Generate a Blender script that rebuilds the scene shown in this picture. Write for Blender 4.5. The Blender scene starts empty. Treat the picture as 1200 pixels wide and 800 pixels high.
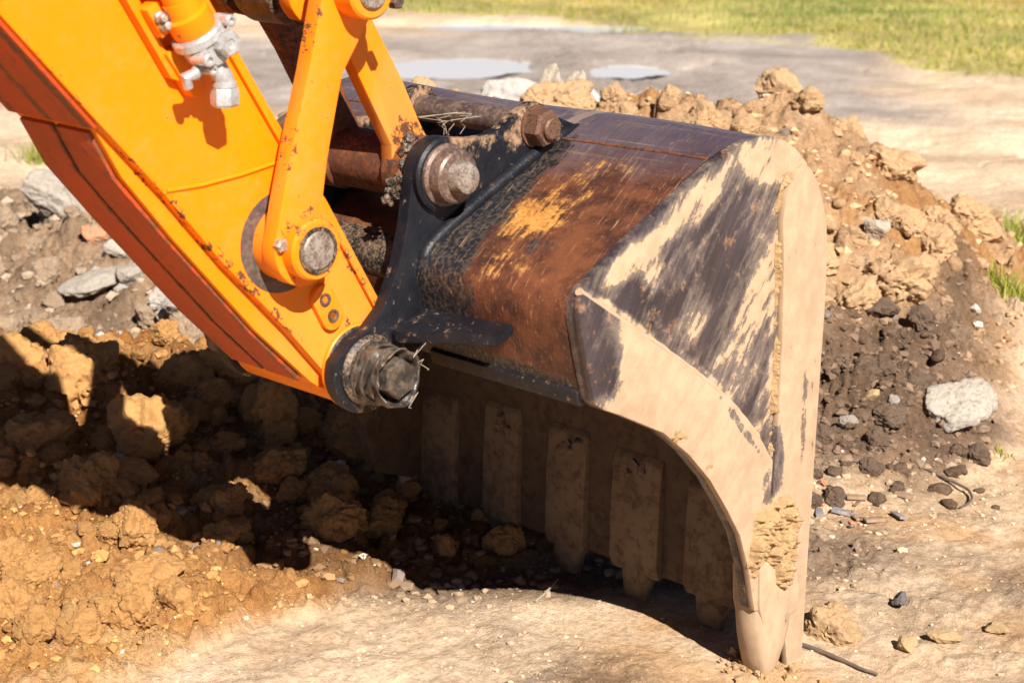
import bpy, bmesh, math, random
import numpy as np
from mathutils import Vector, Matrix, noise as mnoise
R = math.radians
random.seed(7)
rng = np.random.default_rng(7)
scene = bpy.context.scene
col = scene.collection

# ------------------------------------------------------------------ camera
CAM = np.array([2.565, -2.786, 1.65])
PITCH, AZ = R(16.2), R(45.5)
cam = bpy.data.cameras.new('camera')
cam.lens = 66.0
cam.sensor_width = 36.0
cam.clip_end = 3000
cam.dof.use_dof = True
cam.dof.focus_distance = 3.85
cam.dof.aperture_fstop = 5.6
co = bpy.data.objects.new('camera', cam)
col.objects.link(co)
co.location = CAM
fw = Vector((-math.cos(AZ)*math.cos(PITCH), math.sin(AZ)*math.cos(PITCH), -math.sin(PITCH)))
co.rotation_euler = fw.to_track_quat('-Z', 'Y').to_euler()
scene.camera = co

# ------------------------------------------------------------------ light
SUN = Vector((1.0, -0.44, 0.90)).normalized()
w = bpy.data.worlds.new('World')
scene.world = w
w.use_nodes = True
nt = w.node_tree
nt.nodes.clear()
sky = nt.nodes.new('ShaderNodeTexSky')
sky.sky_type = 'NISHITA'
sky.sun_disc = False
sky.sun_elevation = math.asin(SUN.z)
sky.sun_rotation = math.atan2(SUN.x, SUN.y)
sky.air_density = 0.25
sky.dust_density = 0.3
sky.altitude = 300
bg = nt.nodes.new('ShaderNodeBackground')
bg.inputs[1].default_value = 0.05
wo = nt.nodes.new('ShaderNodeOutputWorld')
nt.links.new(sky.outputs[0], bg.inputs[0])
nt.links.new(bg.outputs[0], wo.inputs[0])
sl = bpy.data.lights.new('sun', 'SUN')
sl.energy = 5.0
sl.angle = R(0.5)
sl.color = (1.0, 0.955, 0.89)
so = bpy.data.objects.new('sun', sl)
col.objects.link(so)
so.rotation_euler = SUN.to_track_quat('Z', 'Y').to_euler()
so.location = (6, -4, 8)
scene.view_settings.view_transform = 'Standard'
scene.view_settings.look = 'None'
scene.view_settings.gamma = 1.0
scene.view_settings.exposure = 1.0

# ------------------------------------------------------------------ helpers
def tag(o, label=None, cat=None, group=None, kind=None):
    if label: o['label'] = label
    if cat: o['category'] = cat
    if group: o['group'] = group
    if kind: o['kind'] = kind
    return o

def link(name, me, mat, parent=None):
    o = bpy.data.objects.new(name, me)
    col.objects.link(o)
    if mat and len(me.materials) == 0: me.materials.append(mat)
    if parent: o.parent = parent
    return o

def obj(name, bm, mat, parent=None, ang=32):
    me = bpy.data.meshes.new(name)
    bmesh.ops.recalc_face_normals(bm, faces=bm.faces)
    bm.to_mesh(me)
    bm.free()
    me.polygons.foreach_set('use_smooth', [True]*len(me.polygons))
    if ang: me.set_sharp_from_angle(angle=R(ang))
    return link(name, me, mat, parent)

def add_prism(bm, poly, x0, x1, bev=0.003, seg=2):
    """poly in (Y,Z), extruded along X"""
    a = [bm.verts.new((x0, y, z)) for y, z in poly]
    b = [bm.verts.new((x1, y, z)) for y, z in poly]
    n = len(poly)
    fs = [bm.faces.new(a), bm.faces.new(b[::-1])]
    for i in range(n):
        fs.append(bm.faces.new((a[i], b[i], b[(i+1) % n], a[(i+1) % n])))
    bmesh.ops.recalc_face_normals(bm, faces=fs)
    if bev:
        es = [e for f in fs[:2] for e in f.edges]
        es += [e for i in range(n) for e in a[i].link_edges if e.other_vert(a[i]) is b[i] and e.calc_face_angle(0) > 0.5]
        bmesh.ops.bevel(bm, geom=list(set(es)), offset=bev, segments=seg, affect='EDGES', profile=0.6, clamp_overlap=True)

def prism(name, poly, x0, x1, mat, parent, bev=0.003, ang=32):
    bm = bmesh.new()
    add_prism(bm, poly, x0, x1, bev)
    return obj(name, bm, mat, parent, ang)

def basis(axis):
    ax = Vector(axis).normalized()
    t = Vector((0, 0, 1)) if abs(ax.z) < 0.9 else Vector((0, 1, 0))
    u = t.cross(ax).normalized()
    return ax, u, ax.cross(u)

def add_lathe(bm, prof, origin, axis=(1, 0, 0), seg=40, rot=0.0):
    """prof: [(along, radius)...], caps closed when radius is 0"""
    ax, u, v = basis(axis)
    O = Vector(origin)
    rings = []
    for s, r in prof:
        if r <= 1e-6:
            rings.append([bm.verts.new(O + ax*s)])
        else:
            rings.append([bm.verts.new(O + ax*s + (u*math.cos(t)+v*math.sin(t))*r)
                          for t in [rot + 2*math.pi*i/seg for i in range(seg)]])
    for A, B in zip(rings, rings[1:]):
        for i in range(seg):
            j = (i+1) % seg
            if len(A) == 1 and len(B) == 1: continue
            if len(A) == 1: bm.faces.new((A[0], B[i], B[j]))
            elif len(B) == 1: bm.faces.new((A[i], A[j], B[0]))
            else: bm.faces.new((A[i], A[j], B[j], B[i]))

def lathe(name, prof, origin, mat, parent, axis=(1, 0, 0), seg=40, rot=0.0, ang=32):
    bm = bmesh.new()
    add_lathe(bm, prof, origin, axis, seg, rot)
    return obj(name, bm, mat, parent, ang)

def cyl_prof(L, r, c=0.003):
    return [(0, 0), (0, r-c), (c, r), (L-c, r), (L, r-c), (L, 0)]

def add_tube(bm, pts, r, seg=10):
    pts = [Vector(p) for p in pts]
    rr = r if isinstance(r, (list, tuple)) else [r]*len(pts)
    rings = []
    pu = None
    for i, p in enumerate(pts):
        d = (pts[min(i+1, len(pts)-1)] - pts[max(i-1, 0)]).normalized()
        if pu is None: _, u, v = basis(d)
        else:
            u = (pu - d*pu.dot(d)).normalized()
            v = d.cross(u)
        pu = u
        rings.append([bm.verts.new(p + (u*math.cos(t)+v*math.sin(t))*rr[i]) for t in [2*math.pi*k/seg for k in range(seg)]])
    for A, B in zip(rings, rings[1:]):
        for k in range(seg):
            bm.faces.new((A[k], A[(k+1) % seg], B[(k+1) % seg], B[k]))
    bm.faces.new(rings[0][::-1])
    bm.faces.new(rings[-1])

def tube(name, pts, r, mat, parent=None, seg=10):
    bm = bmesh.new()
    add_tube(bm, pts, r, seg)
    return obj(name, bm, mat, parent, 40)

def arc(c, r, a0, a1, n):
    return [(c[0]+r*math.cos(R(a0+(a1-a0)*i/n)), c[1]+r*math.sin(R(a0+(a1-a0)*i/n))) for i in range(n+1)]

def smooth_path(pts, n=4):
    out = []
    P = [Vector(p) for p in pts]
    for i in range(len(P)-1):
        p0, p1, p2, p3 = P[max(i-1, 0)], P[i], P[i+1], P[min(i+2, len(P)-1)]
        for k in range(n):
            t = k/n
            out.append(tuple(0.5*((2*p1)+(p2-p0)*t+(2*p0-5*p1+4*p2-p3)*t*t+(3*p1-p0-3*p2+p3)*t**3)))
    out.append(tuple(P[-1]))
    return out

# ------------------------------------------------------------------ materials
class Mat:
    def __init__(s, name, rough=0.6, metal=0.0, spec=0.5):
        s.m = bpy.data.materials.new(name)
        s.m.use_nodes = True
        s.t = s.m.node_tree
        s.b = s.t.nodes['Principled BSDF']
        s.b.inputs['Roughness'].default_value = rough
        s.b.inputs['Metallic'].default_value = metal
        s.b.inputs['Specular IOR Level'].default_value = spec
        s.co = s.t.nodes.new('ShaderNodeTexCoord').outputs['Object']
    def n(s, k, **kw):
        x = s.t.nodes.new(k)
        for a, v in kw.items(): setattr(x, a, v)
        return x
    def put(s, sock, v):
        if hasattr(v, 'is_output') or isinstance(v, bpy.types.NodeSocket): s.t.links.new(v, sock)
        else:
            if isinstance(v, tuple) and len(v) == 3 and sock.type == 'RGBA': v = v + (1,)
            sock.default_value = v
    def map(s, loc=(0, 0, 0), rot=(0, 0, 0), scale=(1, 1, 1), vec=None):
        x = s.n('ShaderNodeMapping', vector_type='TEXTURE')
        s.put(x.inputs[0], vec or s.co)
        x.inputs[1].default_value = loc
        x.inputs[2].default_value = tuple(R(a) for a in rot)
        x.inputs[3].default_value = scale
        return x.outputs[0]
    def noise(s, scale, detail=4, rough=0.6, vec=None, dist=0.0):
        x = s.n('ShaderNodeTexNoise')
        s.put(x.inputs['Vector'], vec or s.co)
        x.inputs['Scale'].default_value = scale
        x.inputs['Detail'].default_value = detail
        x.inputs['Roughness'].default_value = rough
        x.inputs['Distortion'].default_value = dist
        return x.outputs[0]
    def vor(s, scale, vec=None, feat='F1'):
        x = s.n('ShaderNodeTexVoronoi', feature=feat)
        s.put(x.inputs['Vector'], vec or s.co)
        x.inputs['Scale'].default_value = scale
        return x.outputs[0]
    def mr(s, v, a, b, c=0.0, d=1.0, smooth=True):
        x = s.n('ShaderNodeMapRange')
        if smooth: x.interpolation_type = 'SMOOTHSTEP'
        s.put(x.inputs[0], v)
        for i, q in enumerate((a, b, c, d)): x.inputs[i+1].default_value = q
        return x.outputs[0]
    def math(s, op, a, b=0.0, clamp=False):
        x = s.n('ShaderNodeMath', operation=op, use_clamp=clamp)
        s.put(x.inputs[0], a)
        s.put(x.inputs[1], b)
        return x.outputs[0]
    def mix(s, f, a, b, mode='MIX'):
        x = s.n('ShaderNodeMix', data_type='RGBA', blend_type=mode)
        s.put(x.inputs[0], f)
        s.put(x.inputs[6], a)
        s.put(x.inputs[7], b)
        return x.outputs[2]
    def blobs(s, L, base=0.0):
        """L: (centre xyz, radii xyz, rotation about X, weight)"""
        tot = None
        for c, r, rot, wt in L:
            v = s.map(c, (rot, 0, 0), r)
            x = s.n('ShaderNodeVectorMath', operation='LENGTH')
            s.put(x.inputs[0], v)
            q = s.mr(x.outputs['Value'], 0.45, 1.25, wt, 0.0)
            tot = s.math('ADD', tot if tot is not None else base, q)
        return base if tot is None else tot
    def bump(s, h, dist=0.002, strength=1.0):
        x = s.n('ShaderNodeBump')
        x.inputs['Strength'].default_value = strength
        x.inputs['Distance'].default_value = dist
        s.put(x.inputs['Height'], h)
        s.put(s.b.inputs['Normal'], x.outputs[0])
    def col(s, v): s.put(s.b.inputs['Base Color'], v)
    def rough(s, v): s.put(s.b.inputs['Roughness'], v)
    def metal(s, v): s.put(s.b.inputs['Metallic'], v)
    def add(s, a, b, k=1.0): return s.math('ADD', a, s.math('MULTIPLY', b, k))

B = 10.0
MUD = (0.44, 0.305, 0.19)
MUD2 = (0.345, 0.225, 0.13)

def orange_paint(name, clean=(0.86, 0.205, 0.001), worn=(0.74, 0.22, 0.02), wear=0.0, zones=None, dust=0.0):
    m = Mat(name, 0.42, 0.0, .28)
    n1 = m.noise(9, 5, .6)
    n2 = m.noise(45, 6, .7)
    n3 = m.noise(170, 4, .7)
    z = m.blobs(zones[0], 0.0) if zones and zones[0] else 0.0
    fade = m.mr(m.add(m.add(n1, n2, .5), z, 0.9), .62-wear*.5, 1.35-wear*.4)
    c = m.mix(fade, clean, worn)
    # rubbed streaks and grime along the beam, then a pale dust film
    st = m.noise(1, 5, .7, vec=m.map(rot=(-52, 0, 0), scale=(.05, .30, .016)))
    c = m.mix(m.math('MULTIPLY', m.mr(m.add(st, n2, .4), .76, .98), .38), c, (0.46, 0.17, 0.02))
    c = m.mix(m.math('MULTIPLY', m.mr(m.add(st, n1, -.5), .0, -.22), .30), c, (0.95, 0.42, 0.06))
    dm = m.mr(m.add(n2, n1, .6), .75-dust, 1.15-dust*.5)
    c = m.mix(m.math('MULTIPLY', dm, .12+dust), c, (0.55, 0.30, 0.10))
    # chips to dark rust
    z2 = m.blobs(zones[1], 0.0) if zones and zones[1] else 0.0
    n4 = m.noise(1, 4, .75, vec=m.map(rot=(-58, 0, 0), scale=(.03, .05, .007)))
    chip = m.mr(m.add(m.add(m.add(n2, n3, .45), z2, .55), n4, .5), 1.19-wear*.12, 1.26-wear*.12)
    rust = m.mix(n3, (0.05, 0.024, 0.014), (0.16, 0.065, 0.03))
    c = m.mix(chip, c, rust)
    m.col(c)
    m.rough(m.mr(m.math('ADD', chip, fade), 0, 1, .36, .8))
    m.bump(m.add(m.math('MULTIPLY', chip, -1.0), n1, .6), .0012, .6)
    return m.m

EDGE = lambda y0, z0, y1, z1, wt, half=.012: (((0, (y0+y1)/2, (z0+z1)/2)), (B, math.hypot(y1-y0, z1-z0)/2, half), math.degrees(math.atan2(z1-z0, y1-y0)), wt)
arm_paint = orange_paint('arm_paint', zones=(
    [((0, -.78, .82), (B, .16, .14), 0, .55), ((0, -.75, .72), (B, .12, .07), 0, .35)],
    [EDGE(-1.21, 1.175, -.74, .655, .34, .010), ((0, -.930, .94), (B, .06, .02), 75, .5), ((0, -.885, .86), (B, .04, .02), 140, .3),
     EDGE(-.78, .98, -.655, .77, .3, .010), ((0, -.72, .745), (B, .05, .02), 120, .25), EDGE(-1.36, 1.345, -1.2, 1.17, .2, .010)]))
link_paint = orange_paint('link_paint', clean=(0.82, 0.205, 0.002), worn=(0.66, 0.22, 0.035), wear=.15, zones=(
    [((0, -.56, 1.1), (B, .1, .15), 0, .5)],
    [EDGE(-.86, 1.2, -.815, 1.33, .36, .012), ((0, -.86, .94), (B, .075, .075), 0, .26), EDGE(-.90, 1.02, -.86, 1.2, .2, .012), ((0, -.545, 1.06), (B, .05, .05), 0, .5)]))
yellow_clean = orange_paint('pipe_paint', wear=-.1)

def red_under():  # darker red tone for the plates under the arm
    m = Mat('wear_plate_red', .55)
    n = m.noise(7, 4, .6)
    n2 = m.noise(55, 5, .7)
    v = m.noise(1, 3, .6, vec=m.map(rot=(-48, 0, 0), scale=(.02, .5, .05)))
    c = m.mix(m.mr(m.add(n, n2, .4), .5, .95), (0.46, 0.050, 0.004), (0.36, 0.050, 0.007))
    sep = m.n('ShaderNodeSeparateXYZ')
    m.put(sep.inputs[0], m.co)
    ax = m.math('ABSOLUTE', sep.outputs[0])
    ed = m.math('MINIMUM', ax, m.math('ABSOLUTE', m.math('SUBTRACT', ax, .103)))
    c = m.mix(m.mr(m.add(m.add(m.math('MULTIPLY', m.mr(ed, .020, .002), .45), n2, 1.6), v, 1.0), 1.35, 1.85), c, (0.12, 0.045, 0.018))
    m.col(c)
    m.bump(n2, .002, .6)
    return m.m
red_tone = red_under()


def rusty(name, c1, c2, c3, scale=18, rough=.75, metal=0.0, bump=.002, dust=.0):
    m = Mat(name, rough, metal)
    a = m.noise(scale, 6, .65)
    b = m.noise(scale*4.5, 5, .7)
    c = m.mix(m.mr(a, .35, .65), c1, c2)
    c = m.mix(m.mr(m.add(b, a, .5), .68, .9), c, c3)
    if dust:
        d = m.mr(m.add(m.noise(scale*.6, 4, .6), b, .4), .78-dust, 1.0-dust)
        c = m.mix(m.math('MULTIPLY', d, .75), c, MUD2)
    m.col(c)
    m.rough(m.mr(b, .3, .8, rough-.15, rough+.15))
    m.bump(m.add(a, b, .6), bump, .8)
    return m.m
rust_and_shade = rusty('link_rust_and_shade', (0.10, 0.03, 0.012), (0.26, 0.075, 0.018), (0.05, 0.03, 0.022), 22)  # rust of tube and seams; also paints shade on the far leg
pin_steel = rusty('pin_steel', (0.36, 0.31, 0.26), (0.24, 0.19, 0.15), (0.12, 0.08, 0.06), 50, .5, .35, .001)
nut_rust = rusty('nut_rust', (0.13, 0.062, 0.035), (0.20, 0.095, 0.05), (0.05, 0.03, 0.022), 60, .6, .2, .001)
rod_steel = rusty('rod_steel', (0.085, 0.055, 0.048), (0.14, 0.085, 0.065), (0.22, 0.15, 0.11), 25, .5, .3, .001)
worn_mat = rusty('worn_grease', (0.055, 0.042, 0.04), (0.085, 0.062, 0.052), (0.13, 0.085, 0.06), 25, .6, 0, .001)
grease = rusty('grease_black', (0.012, 0.011, 0.011), (0.05, 0.035, 0.025), (0.20, 0.13, 0.075), 40, .45, 0, .003)
wrap_mat = rusty('rubber_wrap', (0.022, 0.018, 0.015), (0.05, 0.038, 0.03), (0.11, 0.08, 0.058), 12, .42, 0, .002)
zinc = rusty('valve_metal', (0.52, 0.52, 0.52), (0.44, 0.44, 0.45), (0.35, 0.33, 0.30), 40, .42, .45, .0006)
bolt_mat = rusty('bolt_zinc', (0.5, 0.46, 0.40), (0.36, 0.30, 0.24), (0.20, 0.15, 0.1), 80, .45, .4, .0006)
dark_hole = rusty('bolt_dark', (0.03, 0.022, 0.018), (0.08, 0.05, 0.035), (0.14, 0.08, 0.05), 80, .7)
pink_mat = rusty('pink_plastic', (0.55, 0.05, 0.12), (0.45, 0.04, 0.10), (0.4, 0.2, 0.15), 40, .5)

def ear_material():
    m = Mat('ear_black_paint', .5, 0.0, .3)
    a = m.noise(14, 6, .65)
    b = m.noise(70, 6, .75)
    s = m.noise(1, 5, .7, vec=m.map(rot=(62, 0, 0), scale=(.01, .12, .012)))
    z = m.blobs([EDGE(-.715, .745, -.60, 1.0, .5, .010), EDGE(-.54, 1.066, -.41, 1.057, .4, .014), ((0, -.30, 1.07), (B, .10, .04), 20, .40),
                 ((0, -.45, 1.045), (B, .1, .03), 10, .2), ((0, -.70, .61), (B, .08, .02), 0, .3)])
    k = m.mr(m.add(m.add(m.add(a, b, .7), s, .5), z, .6), 1.20, 1.42)
    c = m.mix(m.mr(a, .3, .7), (0.006, 0.007, 0.010), (0.016, 0.015, 0.018))
    c = m.mix(k, c, m.mix(m.mr(b, .35, .6), (0.09, 0.05, 0.032), (0.30, 0.18, 0.10)))
    sp = m.mr(m.add(b, s, .35), .80, .88)
    c = m.mix(m.math('MULTIPLY', sp, .6), c, (0.34, 0.25, 0.17))
    m.col(c)
    m.rough(m.mr(k, 0, 1, .38, .85))
    m.bump(m.add(m.add(a, b, .8), s, .6), .0025, .7)
    return m.m
ear_mat = ear_material()

def shell_material():
    m = Mat('bucket_shell_rust', .5)
    sep = m.n('ShaderNodeSeparateXYZ')
    m.put(sep.inputs[0], m.co)
    X, Y, Z = sep.outputs
    big = m.noise(5, 5, .6)
    mid = m.noise(24, 6, .65)
    fine = m.noise(120, 4, .7)
    sl_ = m.noise(1, 6, .72, vec=m.map(rot=(25, 0, 10), scale=(.009, .13, .03)))       # scratches down the slope
    cr = m.noise(1, 4, .65, vec=m.map(rot=(0, 0, 0), scale=(.30, .012, .012)))
    # polished violet brown back
    steel = m.mix(m.mr(m.add(big, sl_, .6), .55, 1.05), (0.095, 0.066, 0.080), (0.165, 0.118, 0.130))
    steel = m.mix(m.mr(m.add(cr, fine, .3), .70, .86), steel, (0.30, 0.20, 0.13))
    rust = m.mix(m.mr(m.add(mid, big, .6), .60, 1.0), (0.045, 0.016, 0.010), (0.150, 0.050, 0.020))
    rust = m.mix(m.mr(fine, .55, .75), rust, (0.22, 0.09, 0.036))
    kz = m.mr(m.add(m.add(Y, big, .22), mid, .08), -.18, -.06)
    c = m.mix(kz, rust, steel)
    # ochre scuffs on the slope
    z = m.blobs([((.30, -.50, .91), (.11, .13, .2), 0, .34), ((.33, -.38, .97), (.13, .12, .2), 0, .33), ((.40, -.26, 1.0), (.2, .05, .2), 0, .24), ((.42, -.57, .88), (.12, .05, .05), 0, .2),
                 ((.40, -.19, 1.04), (.2, .02, .2), 0, .22)])
    och = m.mr(m.add(m.add(m.add(z, sl_, 1.15), mid, 1.0), fine, .35), 1.62, 1.86)
    oc = m.mix(m.mr(m.add(fine, mid, .6), .6, 1.0), (0.34, 0.12, 0.025), (0.54, 0.27, 0.06))
    c = m.mix(och, c, oc)
    # remaining black paint beside the ear and low on the front
    zb = m.blobs([((.18, -.50, .90), (.10, .15, .2), 0, .6), ((.17, -.33, .98), (.08, .16, .2), 0, .6), ((.19, -.58, .78), (.13, .08, .15), 0, .65), ((.28, -.55, .69), (.4, .08, .025), 0, .5),
                  ((.38, -.50, .90), (.05, .03, .08), 0, .35)])
    blk = m.mr(m.add(m.add(m.add(zb, sl_, 1.1), mid, .9), fine, .3), 1.38, 1.52)
    c = m.mix(blk, c, m.mix(m.mr(m.add(fine, sl_, .6), .72, .98), (0.009, 0.011, 0.016), (0.085, 0.06, 0.045)))
    # fine pale scratches
    sc = m.mr(m.noise(1, 3, .8, vec=m.map(rot=(25, 0, 14), scale=(.0035, .11, .02))), .61, .68)
    c = m.mix(m.math('MULTIPLY', sc, .6), c, (0.50, 0.30, 0.15))
    # dried mud smears towards the back edge
    zm = m.blobs([((.1, -.05, 1.06), (.06, .2, .1), 0, .5), ((.15, -.15, 1.05), (.02, .2, .1), 0, .55)])
    mu = m.mr(m.add(m.add(zm, mid, .6), sl_, .5), .98, 1.15)
    c = m.mix(m.math('MULTIPLY', mu, .7), c, (0.42, 0.29, 0.2))
    m.col(c)
    m.metal(m.mr(kz, 0, 1, .05, .35))
    m.rough(m.mr(m.add(kz, blk, .6), 0, 1, .54, .38))
    m.bump(m.add(m.add(m.add(mid, fine, .5), sl_, .8), och, .4), .0016, .75)
    return m.m
shell_mat = shell_material()

def side_material(name, zones, base, steel1=(0.018, 0.014, 0.017), steel2=(0.052, 0.039, 0.043), ang=48, k=1.0):
    m = Mat(name, .6)
    big = m.noise(6, 4, .6)
    mid = m.noise(28, 6, .65)
    fine = m.noise(150, 4, .7)
    s1 = m.noise(1, 5, .62, vec=m.map(rot=(ang, 0, 0), scale=(.03, .10, .026)))
    s2 = m.noise(1, 4, .7, vec=m.map(rot=(ang+14, 0, 0), scale=(.02, .16, .005)))
    z = m.blobs(zones, base)
    f = m.add(z, m.mr(s1, .30, .70, 0, 1, False), .46*k)
    f = m.add(f, m.mr(s2, .30, .70, 0, 1, False), .20*k)
    f = m.add(f, m.mr(mid, .32, .68, 0, 1, False), .22)
    f = m.add(f, m.mr(fine, .32, .68, 0, 1, False), .12)
    f = m.math('ADD', f, .33*(1-k))
    mud = m.mr(f, .58, .70)
    film = m.mr(f, .22, .68)
    st = m.mix(m.mr(m.add(big, s2, .5), .5, 1.0), steel1, steel2)
    st = m.mix(m.mr(m.add(mid, fine, .5), .82, .95), st, (0.20, 0.10, 0.05))
    st = m.mix(m.math('MULTIPLY', film, .40), st, (0.34, 0.26, 0.2))
    md = m.mix(m.mr(m.add(m.add(mid, s1, .5), big, .5), .72, 1.25), MUD2, MUD)
    md = m.mix(m.math('MULTIPLY', m.mr(m.add(s1, mid, .5), .80, .60), .30), md, (0.36, 0.26, 0.18))
    md = m.mix(m.mr(fine, .62, .72), md, (0.36, 0.24, 0.13))
    c = m.mix(mud, st, md)
    m.col(c)
    m.rough(m.mr(mud, 0, 1, .32, .95))
    m.bump(m.add(m.add(m.add(mud, fine, .25), s1, .5), s2, .3), .0022, .8)
    return m.m

upper_side = side_material('bucket_side_mud', [
    ((0, -.435, .900), (B, .085, .032), 22, .42), ((0, -.395, .875), (B, .03, .045), 0, .28), ((0, -.285, .968), (B, .12, .040), 26, .46), ((0, -.08, 1.022), (B, .12, .050), 0, .44),
    ((0, .03, .96), (B, .05, .06), 0, .30), ((0, -.055, .90), (B, .15, .055), 72, .20), ((0, -.10, .755), (B, .18, .07), 48, .22), ((0, -.16, .68), (B, .14, .05), 46, .14),
    ((0, -.270, .770), (B, .07, .045), 55, .30), ((0, -.14, .60), (B, .12, .035), 48, .16), ((0, -.20, .845), (B, .10, .05), 40, -.22), ((0, -.40, .815), (B, .10, .03), -20, -.12),
    ((0, -.065, .535), (B, .10, .04), 60, .24), ((0, -.035, .66), (B, .022, .3), 0, .20), ((0, -.47, .80), (B, .13, .014), -34, .45), ((0, -.25, .655), (B, .12, .012), -38, .22)], -.15, ang=46)
lower_side = side_material('bucket_cutter_mud', [
    ((0, -.560, .80), (B, .070, .13), 0, -.60), ((0, -.50, .72), (B, .05, .05), -35, -.34), ((0, -.465, .735), (B, .022, .06), -28, .30),
    ((0, -.54, .70), (B, .05, .06), 0, -.3), ((0, -.05, .39), (B, .035, .05), 0, -.40), ((0, -.15, .535), (B, .12, .010), -48, -.3)], .40, ang=48, k=.55)
strip_mat = side_material('wear_strip_mud', [((0, -.035, .43), (B, .03, .08), 0, -.40), ((0, .05, .52), (B, .012, .12), 0, -.2), ((0, .08, .60), (B, .012, .10), 0, -.15)], .38, ang=86, k=.6)
inner_mat = rusty('bucket_inner_mud_shade', (0.07, 0.04, 0.02), (0.10, 0.06, 0.03), (0.05, 0.03, 0.016), 6, .9, bump=.001)  # mud darkened to paint in the shade inside the bucket
bar_mat = rusty('floor_bar_mud_shade', (0.115, 0.072, 0.038), (0.095, 0.06, 0.031), (0.075, 0.046, 0.024), 8, .9, bump=.001)  # bar mud with the inner shade painted in
tooth_mat = side_material('tooth_mud', [], .34, ang=80, k=.5)
soil_tooth_shade = rusty('tooth_soil_shade_mat', (0.17, 0.113, 0.062), (0.14, 0.09, 0.048), (0.09, 0.055, 0.03), 8, .92, bump=.001)  # darker copy for the inner teeth, shade painted into the soil

def mud_mat(name, c1, c2, c3, scale=30, bump=.004):
    m = Mat(name, .95, spec=.2)
    info = m.n('ShaderNodeObjectInfo')
    vec = m.n('ShaderNodeVectorMath', operation='ADD')
    m.put(vec.inputs[0], m.co)
    m.put(vec.inputs[1], info.outputs['Random'])
    v = vec.outputs[0]
    a = m.noise(scale*.35, 5, .65, vec=v)
    b = m.noise(scale*1.6, 6, .7, vec=v)
    d = m.noise(scale*7, 4, .7, vec=v)
    c = m.mix(m.mr(a, .35, .68), c1, c2)
    c = m.mix(m.mr(m.add(b, d, .35), .66, .88), c, c3)
    c = m.mix(m.math('MULTIPLY', info.outputs['Random'], .35), c, c2)
    m.col(c)
    h = m.add(b, d, .45)
    m.bump(h, bump, .9)
    return m.m
clay_mat = mud_mat('clay_clod', (0.42, 0.205, 0.066), (0.48, 0.25, 0.088), (0.54, 0.33, 0.14), 6, .006)
tan_mat = mud_mat('tan_clod', (0.43, 0.255, 0.125), (0.49, 0.315, 0.17), (0.55, 0.39, 0.24), 6, .006)
dark_mat = mud_mat('dark_clod', (0.13, 0.083, 0.055), (0.165, 0.108, 0.073), (0.21, 0.145, 0.1), 6, .006)
grey_mat = mud_mat('rubble_clod', (0.29, 0.20, 0.125), (0.35, 0.25, 0.165), (0.40, 0.31, 0.22), 6, .006)
white_stone = mud_mat('white_stone', (0.44, 0.38, 0.32), (0.52, 0.47, 0.40), (0.26, 0.2, 0.15), 6, .006)
pit_stone = mud_mat('pitted_stone', (0.44, 0.38, 0.31), (0.52, 0.46, 0.39), (0.24, 0.17, 0.115), 5, .010)
grey_stone = mud_mat('grey_stone', (0.33, 0.28, 0.23), (0.41, 0.35, 0.29), (0.22, 0.18, 0.14), 6, .006)
slate_stone = mud_mat('slate_stone', (0.13, 0.115, 0.115), (0.22, 0.2, 0.2), (0.36, 0.31, 0.27), 20)
yellow_stone = mud_mat('yellow_stone', (0.46, 0.31, 0.15), (0.54, 0.38, 0.21), (0.34, 0.21, 0.1), 8)
brick_mat = mud_mat('brick_bit', (0.50, 0.17, 0.075), (0.58, 0.27, 0.15), (0.60, 0.46, 0.36), 22)
concrete = mud_mat('concrete', (0.42, 0.38, 0.345), (0.50, 0.46, 0.42), (0.34, 0.3, 0.27), 8)
concrete_clean = mud_mat('concrete_pale', (0.46, 0.38, 0.29), (0.52, 0.44, 0.345), (0.36, 0.28, 0.2), 6, .006)
wood_mat = mud_mat('dry_wood', (0.20, 0.13, 0.08), (0.30, 0.2, 0.13), (0.12, 0.075, 0.05), 30, .001)
crust_mat = mud_mat('mud_crust', (0.30, 0.18, 0.08), (0.40, 0.255, 0.125), (0.48, 0.335, 0.19), 60, .004)
twig_dark = mud_mat('twig_bark', (0.09, 0.065, 0.05), (0.14, 0.1, 0.075), (0.2, 0.15, 0.11), 40, .001)
straw_mat = mud_mat('pale_straw', (0.26, 0.21, 0.15), (0.34, 0.27, 0.2), (0.28, 0.22, 0.16), 60, .001)

def ground_material():
    m = Mat('soil_ground', .97, spec=.15)
    at = m.n('ShaderNodeAttribute', attribute_name='Col')
    a = m.noise(3.2, 3, .6)
    b = m.noise(26, 5, .68)
    d = m.noise(210, 4, .75)
    g = m.noise(62, 4, .7)
    c = m.mix(m.mr(m.add(a, b, .5), .45, 1.0), m.mix(1.0, at.outputs['Color'], (.84, .81, .78), 'MULTIPLY'), m.mix(1.0, at.outputs['Color'], (1.10, 1.09, 1.08), 'MULTIPLY'))
    c = m.mix(m.mr(g, .36, .58), m.mix(1.0, c, (.78, .73, .68), 'MULTIPLY'), c)
    # grit specks, pale and dark
    c = m.mix(m.math('MULTIPLY', m.mr(d, .62, .68), .6), c, (0.66, 0.54, 0.42))
    c = m.mix(m.math('MULTIPLY', m.mr(d, .385, .33), .7), c, m.mix(1.0, c, (.45, .40, .36), 'MULTIPLY'))
    m.col(c)
    m.bump(m.math('MULTIPLY', m.add(m.add(m.math('MULTIPLY', b, .8), g, .5), d, .34), at.outputs['Alpha']), .024, 1.0)
    return m.m
ground_mat = ground_material()

def water_material():
    m = Mat('puddle_water', .08, spec=.5)
    m.col((0.66, 0.62, 0.57))  # pale base paints in the reflection of a bright sky
    m.bump(m.noise(14, 3, .5), .002, .25)
    return m.m
water = water_material()

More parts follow.
